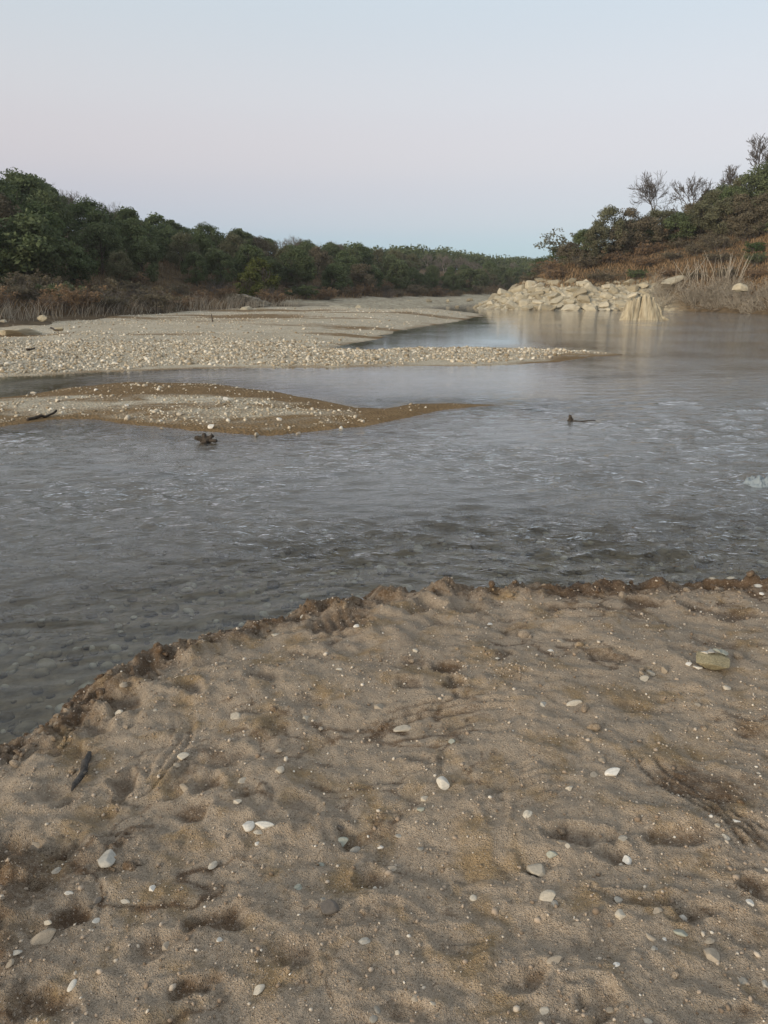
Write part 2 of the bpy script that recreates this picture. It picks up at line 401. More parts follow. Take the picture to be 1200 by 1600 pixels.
# ------------------------------------------------------------------ terrain: shorelines from the photograph, on the water plane
W2 = lambda pts, z=0.0: [tuple(P(u, v, z)[:2]) for u, v in pts]
SHORE = W2([(-420, 1330), (-160, 1210), (0, 1150), (60, 1128), (125, 1078), (200, 1045), (300, 998), (400, 968), (480, 946), (560, 932), (640, 925), (700, 920), (800, 916), (900, 916),
            (1000, 911), (1100, 908), (1200, 905), (1400, 898), (1700, 890)], .10)
SAND_POLY = SHORE + [(9, 3), (9, -6), (-9, -6), (-9, 1.5)]
BAR1 = W2([(-420, 690), (-200, 682), (0, 668), (80, 656), (150, 656), (230, 667), (310, 673), (420, 682), (500, 675), (570, 665), (650, 651), (700, 641), (775, 632.5), (705, 629)]) + W2([(640, 626.5)], .04) + W2([(600, 627), (560, 626), (480, 613),
           (430, 603), (330, 591), (200, 589), (100, 597), (50, 607), (0, 612), (-150, 618), (-420, 626)], .10)
BAR2 = W2([(-420, 606), (-150, 599), (0, 590), (150, 582), (300, 576.5), (450, 575), (600, 573), (750, 572), (850, 567), (985, 554), (920, 547)]) + W2([(850, 538.5), (760, 535), (650, 536), (575, 541), (515, 537.5)], .13) + W2([
           (590, 530), (620, 517), (680, 508), (740, 497), (758, 491.5), (690, 489), (600, 490), (560, 484), (500, 478)]) + [(-8, 75), (-45, 60), (-60, 30)]
BANKL = [(-70, 18), (-30, 27), (-16.5, 32.5), (-14, 41), (-9.5, 53), (-3, 68), (3, 84), (16, 116), (48, 190), (120, 330), (190, 430), (190, 640), (-340, 640), (-340, 18)]
RPOLY = [(8.5, 73), (11, 68.5), (16, 66), (22, 65.5), (25.5, 62), (27.0, 54), (27.5, 48), (30, 39), (35, 24), (90, 14), (150, 50), (150, 170), (60, 160), (22, 118), (11.5, 86)]

rngS = np.random.default_rng(5)
# prints and pits of the sand, by pixel: u, v, half width px, half depth px, metres deep
PITS = [(315, 1215, 26, 15, .030), (195, 1212, 17, 22, .035), (287, 1258, 32, 15, .025), (335, 1172, 38, 16, .022), (197, 1086, 34, 20, .055), (148, 1113, 27, 15, .045), (55, 1150, 45, 14, .04),
        (292, 1063, 28, 11, .045), (420, 1050, 24, 9, .028), (716, 1063, 15, 9, .03), (703, 1037, 17, 9, .025), (545, 1287, 27, 15, .028), (582, 1352, 22, 22, .026), (350, 1424, 70, 16, .02),
        (112, 1424, 38, 16, .028), (300, 1532, 32, 16, .022), (900, 1300, 54, 14, .03), (965, 1330, 30, 14, .026), (1062, 1300, 42, 16, .02), (1182, 1375, 34, 17, .03), (1100, 1212, 62, 30, .022),
        (942, 1026, 30, 8, .022), (832, 1515, 34, 22, .024), (930, 1555, 26, 26, .022), (475, 1260, 24, 26, .02), (660, 940, 30, 8, .05), (735, 938, 26, 9, .045), (870, 940, 40, 9, .035),
        (1010, 930, 34, 8, .04), (1085, 935, 34, 9, .035), (1165, 945, 34, 9, .035), (1120, 995, 50, 8, .02), (1060, 1010, 30, 8, .02), (690, 960, 14, 12, .02), (480, 1090, 24, 14, .018),
        (430, 1130, 26, 16, .018), (560, 1420, 60, 18, .016), (720, 1470, 40, 22, .015), (640, 1570, 60, 20, .018), (150, 1260, 40, 15, .02), (60, 1220, 50, 14, .02), (30, 1300, 36, 14, .028),
        (100, 1320, 40, 14, .025), (1000, 1400, 60, 14, .022), (1090, 1420, 60, 12, .025), (520, 960, 46, 24, .045), (990, 1100, 46, 8, .014), (1150, 1120, 50, 9, .012), (760, 1350, 44, 16, .012),
        (240, 1470, 40, 18, .018), (60, 1560, 46, 22, .022), (450, 1490, 36, 20, .015), (800, 1060, 30, 10, .014), (880, 1160, 40, 12, .014), (620, 1200, 40, 14, .012), (700, 1130, 40, 10, .012)]
PIT_W = []
for u, v, a, b, d in PITS:
    c = P(u, v, .2); l = P(u - a, v, .2); k = P(u, v + b, .2)
    PIT_W.append((c[0], c[1], abs(c[0] - l[0]), abs(c[1] - k[1]), rngS.uniform(-.4, .4), d))
for _ in range(130):
    x, y = rngS.uniform(-3.2, 3.6), rngS.uniform(.7, 4.4)
    s = rngS.uniform(.025, .055); PIT_W.append((x, y, s, s * rngS.uniform(1.0, 2.4), rngS.uniform(0, 3.1), rngS.uniform(.008, .024)))
ARCS = []
for _ in range(16):
    x, y, r_ = rngS.uniform(-2.2, 2.6), rngS.uniform(1.1, 3.6), rngS.uniform(.25, .9); a = rngS.uniform(0, 6.28)
    for k in range(int(rngS.integers(1, 4))): ARCS.append((x, y, r_ + .035 * k, a, rngS.uniform(.25, .6), rngS.uniform(.006, .011)))
BOOT = P(530, 962, .2); TREAD = P(800, 1222, .2)

def sand_fields(x, y):
    sd = sd_poly(x, y, SAND_POLY)
    sdn = sd + .07 * fbm(x * 2.6, y * 2.6, 3, 3) + .08 * fbm(x * 9, y * 9, 9, 4)
    z = -.02 + .145 * sstep(-.03, .07, sdn) + .05 * sstep(.05, 1.0, sdn) + .03 * sstep(1, 3.5, sdn)
    z = z - .30 * (1 - np.exp(-np.maximum(-sdn, 0) / .8))
    land = sstep(0.0, .15, sdn)
    wx = x + .10 * fbm(x * 3.0, y * 3.0, 24, 3); wy = y + .10 * fbm(x * 3.0 + 4, y * 3.0, 25, 3)
    c1 = np.abs(fbm(wx * 2.6, wy * 3.4, 27, 4, .55)); c2 = np.abs(fbm(wx * 4.4, wy * 5.6, 28, 4, .55)); c3 = np.abs(fbm(wx * 11, wy * 13, 29, 3))
    z = z + land * (.045 * fbm(x * 1.7, y * 1.7, 21, 4) + .036 * c1 - .020 * c2 + .009 * c3 + .006 * fbm(x * 7, y * 7, 22, 4) + .0075 * fbm(x * 30, y * 30, 23, 4, .68))
    wet = land * np.maximum(.55 * sstep(.09, .0, c1) * sstep(-.2, .4, vnoise(x * 1.2, y * 1.2, 36)), .45 * sstep(.05, .0, c3) * sstep(0, .5, vnoise(x * 1.7, y * 1.7, 37)))
    for cx, cy, a, b, an, d in PIT_W:
        m = (np.abs(x - cx) < 3 * max(a, b)) & (np.abs(y - cy) < 3 * max(a, b))
        if not m.any(): continue
        dx, dy = x[m] - cx, y[m] - cy; c, s = math.cos(an), math.sin(an)
        lx, ly = (dx * c + dy * s) / a, (-dx * s + dy * c) / b
        wf = min(a, b)
        lx = lx + .55 * vnoise(x[m] * .55 / wf, y[m] * .55 / wf, 33) + .2 * vnoise(x[m] * 1.6 / wf, y[m] * 1.6 / wf, 35); ly = ly + .55 * vnoise(x[m] * .55 / wf + 7, y[m] * .55 / wf, 34)
        q = np.sqrt(lx * lx + ly * ly) * (1 + .35 * fbm(x[m] * 14, y[m] * 14, 31, 3))
        z[m] += land[m] * (-.60 * d * np.exp(-q ** 3.2 * .8) + .36 * d * np.exp(-((q - 1.32) / .30) ** 2))
        wet[m] = np.maximum(wet[m], min(1, d / .026) * .52 * np.exp(-q ** 4 * .7))
    for cx, cy, r_, an, half, d in ARCS:
        m = (np.abs(x - cx) < r_ + .1) & (np.abs(y - cy) < r_ + .1)
        if not m.any(): continue
        dx, dy = x[m] - cx, y[m] - cy; rr = np.hypot(dx, dy); da = np.abs((np.arctan2(dy, dx) - an + math.pi) % (2 * math.pi) - math.pi)
        e = (rr - r_ + .02 * vnoise(x[m] * 7, y[m] * 7, 38)) / .011
        w_ = sstep(half, half * .6, da) * land[m]
        z[m] += w_ * d * (-np.exp(-e * e) + .6 * np.exp(-((e - 1.9) / .9) ** 2)); wet[m] = np.maximum(wet[m], w_ * .4 * np.exp(-e * e))
    # crumbly lumps of trodden wet sand: along the edge and low on the left
    lum = np.clip(sstep(.42, .12, sd) + .95 * sstep(-.55, -1.15, x + .35 * fbm(x * 1.3, y * 1.3, 41, 3)) * sstep(2.15, 1.9, y), 0, 1) * land
    l1 = np.abs(fbm(x * 13, y * 13, 43, 3)); l2 = np.abs(fbm(x * 34, y * 34, 44, 2))
    z = z + lum * (.085 * fbm(x * 5.5, y * 5.5, 42, 3) + .075 * (.35 - l1) + .03 * (.3 - l2))
    wet = np.maximum(wet, lum * .62 + .15 * lum * fbm(x * 4, y * 4, 45, 3))
    wet = np.maximum(wet, sstep(.16, -.02, sd))
    wet = wet + .38 * np.clip(fbm(x * 1.9, y * 1.9, 46, 4), -.25, 1)
    # bar-tread boot print, and a fan of thin scrape lines
    q = np.hypot((x - BOOT[0]) / .20, (y - BOOT[1]) / .16); m = np.exp(-q ** 4)
    z = z + m * .013 * np.sin((x - BOOT[0]) * 105 + (y - BOOT[1]) * 30); wet = np.maximum(wet, m * .55)
    q = np.hypot((x - TREAD[0]) / .22, (y - TREAD[1]) / .14); m = np.exp(-q ** 4)
    rr = np.hypot(x - TREAD[0] - .2, y - TREAD[1] + .35); z = z + m * .006 * np.sin(rr * 170)
    return z, np.clip(wet, 0, 1), sd
def sand_z(x, y): return sand_fields(np.atleast_1d(np.float64(x)), np.atleast_1d(np.float64(y)))[0]
def on_sand(u, v):
    z = .2
    for _ in range(4):
        p = P(u, v, z); z = float(sand_z(p[0], p[1])[0])
    return np.array([p[0], p[1], z])

def bar_fields(x, y, poly, top, run, seed, rough):
    sd = sd_poly(x, y, poly); k = .25 + y * .012
    sdn = sd + k * (.32 if seed == 61 else .5) * fbm(x * .9, y * .9, seed, 4)
    z = np.where(sdn > 0, top * (1 - np.exp(-np.maximum(sdn, 0) / run)), -.45 * (1 - np.exp(-np.maximum(-sdn, 0) / 1.6)))
    z = z + sstep(-.2, .8, sdn) * rough * fbm(x * .55, y * .55, seed + 3, 5)
    return z, sd, sdn
def bar1(x, y):
    z, sd, sdn = bar_fields(x, y, BAR1, .085, .9, 61, .03)
    damp = np.clip(.95 * sstep(-1.15, -.2, x * .55 + (y - 12.2) * .5 + .5 * fbm(x, y, 63, 3)) + sstep(.35, .0, sdn) * .7 + 1.0 * sstep(12.7, 13.7, y + .5 * fbm(x * .8, y * .8, 64, 3)) * sstep(-9.5, -7, x) + .18 + .55 * sstep(-.2, .3, fbm(x * .9, y * 1.6, 66, 4)), 0, 1)
    return z, damp, sd
def bar2(x, y):
    z, sd, sdn = bar_fields(x, y, BAR2, .17, 2.2, 71, .07)
    z = z + .30 * sstep(24, 50, y) * sstep(0, 4, sdn)
    damp = np.clip(.9 * sstep(.55, .05, sdn) * (.6 + .9 * fbm(x * .5, y * .5, 74, 3)) + 1.2 * sstep(3.2, 5.6, x) * sstep(24, 20, y) + .8 * sstep(.15, .45, fbm(x * .12, y * .45, 75, 4)) * sstep(24, 27, y), 0, 1)
    return z, damp, sd
def bed_z(x, y):
    sd = sd_poly(x, y, SAND_POLY)
    z = -.04 - .34 * (1 - np.exp(-np.maximum(-sd, 0) / 3.2)) - .10 * sstep(6, 30, y)
    z = z + .05 * fbm(x * .9, y * .9, 81, 4) + .02 * fbm(x * 5, y * 5, 82, 3)
    return np.where(sd > .2, -.35, z)
def bankl(x, y):
    sd = sd_poly(x, y, BANKL)
    ua = 600 + 1200 * x / np.maximum(y, 5)
    cr = np.interp(ua, [-300, 0, 110, 250, 400, 600, 800, 900], [15.0, 13.4, 9.6, 5.2, 4.4, 4.6, 6.2, 7.0])
    s = np.maximum(sd, 0)
    z = np.where(sd > 0, .42 + .10 * np.minimum(s, 12) + cr * (1 - np.exp(-np.maximum(s - 7, 0) * .36 / cr)), .42 + sd * .16)
    return z + sstep(0, 5, sd) * .35 * fbm(x * .18, y * .18, 91, 4) + sstep(0, 2, sd) * .07 * fbm(x, y, 92, 3), sd
def bankr(x, y):
    sd = sd_poly(x, y, RPOLY)
    cr = np.clip(1.5 + .42 * (x - 8), .8, 19)
    z = np.where(sd > 0, cr * (1 - np.exp(-np.maximum(sd, 0) * .74 / cr)), sd * .35)
    return z + sstep(1, 6, sd) * .45 * fbm(x * .16, y * .16, 95, 4) + sstep(0, 2, sd) * .08 * fbm(x * .8, y * .8, 96, 3), sd
def hit(u, v, f, y0, y1):                            # first point of the pixel's ray on a terrain function
    d = ray(u, v); ys = np.linspace(y0, y1, 700); t = ys / d[1]
    x = d[0] * t; zr = CAM_Z + d[2] * t; z = f(x, ys)[0]
    k = np.nonzero(zr <= z)[0]
    if len(k) == 0: return None
    k = k[0]; return np.array([x[k], ys[k], z[k]])

x, y = fan(.75, 7.5, .0046, 1.05)
z, wet, sd = sand_fields(x, y)
sand_o = sheet('sand_bank', x, y, z, M['sand'], {'wet': wet}, sd > -.7)
xx, yy = np.meshgrid(np.linspace(-9, 9, 120), np.linspace(-6, 1.6, 60)); r = np.hypot(xx, yy)
zz, ww, ss = sand_fields(xx, yy)
inner = (r < .95) & (np.abs(np.arctan2(xx, yy)) < 2)
sheet('sand_bank', xx, yy, zz - .03, M['sand'], {'wet': ww}, ss > -.7)
x, y = fan(2.0, 60, .012, 1.15)
sheet('riverbed', x, y, bed_z(x, y), M['bed'])
x, y = fan(8.5, 24, .0065, .95)
z, wet, sd = bar1(x, y); sheet('near_gravel_bar', x, y, z, M['gravel'], {'wet': wet}, sd > -1.2)
x, y = fan(14, 110, .0075, 1.0)
z, wet, sd = bar2(x, y); sheet('far_gravel_bar', x, y, z, M['gravel'], {'wet': wet}, sd > -1.6)
x, y = fan(24, 640, .014, 1.15)
z, sd = bankl(x, y); sheet('wooded_hill', x, y, z, M['hill_rubble'], {'wet': sstep(58, 68, y) * sstep(4.4, 3.0, sd + 1.2 * fbm(x * .25, y * .25, 98, 3))}, sd > -4)
x, y = fan(26, 190, .011, 1.2)
z, sd = bankr(x, y); sheet('scrub_hill', x, y, z, M['hill_rubble'], {'wet': sstep(4.6, 3.2, sd + .8 * fbm(x * .7, y * .7, 97, 3)) * sstep(24.4, 22.6, x)}, sd > -2)
xx, yy = np.meshgrid(np.linspace(-900, 900, 30), np.linspace(-300, 1100, 30))
sheet('ground', xx, yy, np.full_like(xx, -.9), M['bed'])

# ------------------------------------------------------------------ the river
def water_sheet():
    x, y = fan(1.6, 420, .0056, 1.12, .0066)
    g = np.maximum.reduce([bed_z(x, y), bar1(x, y)[0], bar2(x, y)[0], sand_fields(x, y)[0] * (y < 8) - 9 * (y >= 8)])
    depth = np.clip(-g, 0, 2)
    rng = np.random.default_rng(12)
    # how rough: a riffle in the near channel and past the bar's tip, slack water behind the bars
    chan = sstep(13.5, 10.5, y - .0 * x) * sstep(3.5, 6.0, y + np.abs(x) * .15)
    tip = np.exp(-((y - 11.2 - .12 * x) / 1.6) ** 2) * sstep(-3, 1.5, x)
    calm = np.clip(.20 + .75 * chan + .55 * tip + .45 * sstep(3, 10, x - (y - 14) * .22), .14, .92)
    calm *= 1 - .75 * sstep(16, 24, y) * sstep(7, 2, x - (y - 20) * .12)
    patch = .62 + .65 * fbm(x * .45, y * .6, 101, 4)
    h = np.zeros_like(x)
    wx = x + .25 * fbm(x * .8, y * .8, 103, 3); wy = y + .25 * fbm(x * .8 + 9, y * .8, 104, 3)
    for i in range(60):
        lam = .10 * (.55 / .10) ** (rng.uniform() ** 1.5); an = rng.normal(math.pi / 2 + .15, .5)
        k = 2 * math.pi / lam; p = rng.uniform(0, 6.28)
        s = np.sin(k * (wx * math.cos(an) + wy * math.sin(an)) + p)
        fade = sstep(2.6, 5.0, lam / (.0062 * np.hypot(x, y)))       # no waves finer than the sheet can hold
        h += fade * lam ** .75 * (s - .35 * (1 - s * s))
    h = h * .0096 * calm * np.clip(patch, .1, 1.6)
    h *= sstep(0.0, .14, depth) * .9 + .1
    # the hump and hole of the splash over a sunken stone, and the boils behind the two snags
    for (u, v, a, s) in ((1190, 750, .05, .22), (322, 697, .02, .16), (880, 662, .025, .3), (950, 668, .018, .3), (640, 830, .03, .18), (420, 775, .02, .25)):
        c = P(u, v); h += a * np.exp(-(((x - c[0]) / (s * 1.7)) ** 2 + ((y - c[1]) / s) ** 2)) * (.5 + .5 * fbm(x * 7, y * 7, 105, 3))
    murk = np.clip((1 - np.exp(-np.maximum(depth - .12, 0) * 5.0)) * 1.0, 0, .92)
    F = None
    return sheet('river', x, y, h, M['water'], {'calm': np.clip(calm * np.clip(patch, .25, 1.3), 0, 1.3), 'murk': murk})
water_sheet()

# ------------------------------------------------------------------ words
ORD = ['first', 'second', 'third', 'fourth', 'fifth', 'sixth', 'seventh', 'eighth', 'ninth', 'tenth', 'eleventh', 'twelfth', 'thirteenth', 'fourteenth', 'fifteenth', 'sixteenth', 'seventeenth', 'eighteenth', 'nineteenth']
def nth(k):                                          # 0 -> first
    k += 1
    if k < 20: return ORD[k - 1]
    t, o = divmod(k, 10)
    tens = {2: 'twent', 3: 'thirt', 4: 'fort', 5: 'fift', 6: 'sixt', 7: 'sevent', 8: 'eight', 9: 'ninet'}[t]
    return tens + 'ieth' if o == 0 else tens + 'y-' + ORD[o - 1]

# ------------------------------------------------------------------ gravel (nobody could count it) on the bars, the sand and the bed
def scatter(rng, n, box, f, ok):                      # random points on a terrain function
    x = rng.uniform(box[0], box[1], n); y = rng.uniform(box[2], box[3], n)
    z, damp, sd = f(x, y)
    u, v = U_of(x, y, z)
    m = (u > -170) & (u < 1370) & ok(x, y, z, damp, sd, rng)
    return x[m], y[m], z[m], damp[m]
rng = np.random.default_rng(31)
def ok1(x, y, z, damp, sd, r):
    clump = fbm(x * 1.5, y * 1.5, 111, 3)
    return (z > .012) & (r.uniform(size=len(x)) < np.clip(.66 - .62 * damp + 1.0 * clump, .06, 1))
x, y, z, d = scatter(rng, 26000, (-11.5, 2.4, 9.6, 16.4), bar1, ok1)
sz = np.clip(rng.lognormal(math.log(.027), .52, len(x)), .012, .10)
o = link('near_bar_gravel', stone_field('near_bar_gravel', rng, np.stack([x, y, z + sz * .10], -1), sz, 0, M['stones'], bump=.2))
tag(o, 'pale mixed gravel lying on the near gravel bar', 'gravel', kind='stuff')
def ok2(x, y, z, damp, sd, r):
    band = .22 + .8 * sstep(-.05, .35, fbm(x * .10, y * .42, 121, 4)) + 1.6 * sstep(25.5, 22.5, y)
    near = np.clip(24.0 / y, 0, 1)
    return (z > .02) & (r.uniform(size=len(x)) < np.clip((1 - .9 * damp) * band, .05, 1) * near)
x, y, z, d = scatter(rng, 60000, (-34, 8.5, 16.5, 56), bar2, ok2)
x2, y2, z2, d2 = scatter(rng, 22000, (-16, 8.5, 16.5, 26), bar2, ok2)
x, y, z = np.concatenate([x, x2]), np.concatenate([y, y2]), np.concatenate([z, z2])
sz = np.clip(rng.lognormal(math.log(.044), .5, len(x)), .022, .17)
o = link('far_bar_gravel', stone_field('far_bar_gravel', rng, np.stack([x, y, z + sz * .10], -1), sz, 0, M['stones'], bump=.2))
tag(o, 'cream river gravel spread over the far gravel bar', 'gravel', kind='stuff')
def sandf(x, y):
    return sand_fields(x, y)
x, y, z, d = scatter(rng, 72000, (-3.2, 3.6, .95, 4.9), sandf, lambda x, y, z, w, sd, r: (sd > .02) & (r.uniform(size=len(x)) < np.clip(.62 + .75 * fbm(x * 2.3, y * 2.3, 131, 3) - .35 * w, .08, 1)))
sz = np.clip(rng.lognormal(math.log(.0052), .5, len(x)), .0025, .024)
o = link('sand_grit', stone_field('sand_grit', rng, np.stack([x, y, z + sz * .12], -1), sz, 0, M['grit'], bump=.25, flat=(.5, .9)))
tag(o, 'coarse pale grit scattered over the brown sand', 'grit', kind='stuff')
x, y, z, d = scatter(rng, 26000, (-3.6, 4.0, .95, 4.9), sandf, lambda x, y, z, w, sd, r: (sd > -.03) & (r.uniform(size=len(x)) < np.clip(1.5 * sstep(.40, .08, sd) + 1.2 * sstep(-.5, -1.1, x + .35 * fbm(x * 1.3, y * 1.3, 41, 3)) * sstep(2.15, 1.9, y) + .04, 0, 1) * np.clip(.35 + 1.6 * fbm(x * 5, y * 5, 133, 3), .03, 1)))
sz = np.clip(rng.lognormal(math.log(.017), .5, len(x)), .007, .06)
me = stone_field('sand_clods', rng, np.stack([x, y, z + sz * .05], -1), sz, 1, M['sand'], bump=.4, flat=(.5, .9))
a_ = me.attributes.new('wet', 'FLOAT', 'POINT'); a_.data.foreach_set('value', np.repeat(np.clip(d + rng.normal(0, .2, len(x)), 0, 1), 42).astype(np.float32))
tag(link('sand_clods', me), 'crumbly clods of damp sand along the broken edge and trodden ground', 'sand', kind='stuff')
def bedf(x, y):
    return bed_z(x, y), x * 0, -sd_poly(x, y, SAND_POLY)
x, y, z, d = scatter(rng, 11000, (-6.5, 5.5, 1.6, 8.0), bedf, lambda x, y, z, w, sd, r: (sd > -.1) & (sd < 3.2) & (r.uniform(size=len(x)) < np.clip(1.1 - sd * .3, .1, 1)))
sz = np.clip(rng.lognormal(math.log(.05), .45, len(x)), .02, .14)
o = link('riverbed_gravel', stone_field('riverbed_gravel', rng, np.stack([x, y, z + sz * .1], -1), sz * .8, 1, M['bedstones']))
tag(o, 'rounded stones on the bed under the shallow water', 'gravel', kind='stuff')

# ------------------------------------------------------------------ single pebbles on the sand, each where the photograph has it
rngP = np.random.default_rng(77)
SHAPES = [pebble_shape(rngP, 3, .30, 4) for _ in range(7)] + [pebble_shape(rngP, 3, .22, 9) for _ in range(4)]
PEB = {}
def pebble_mesh(k, mat):
    if (k, mat) not in PEB: PEB[k, mat] = mesh_np('pebble', *SHAPES[k], M[mat], True)
    return PEB[k, mat]
G1 = 'pebbles lying on the sand bank'
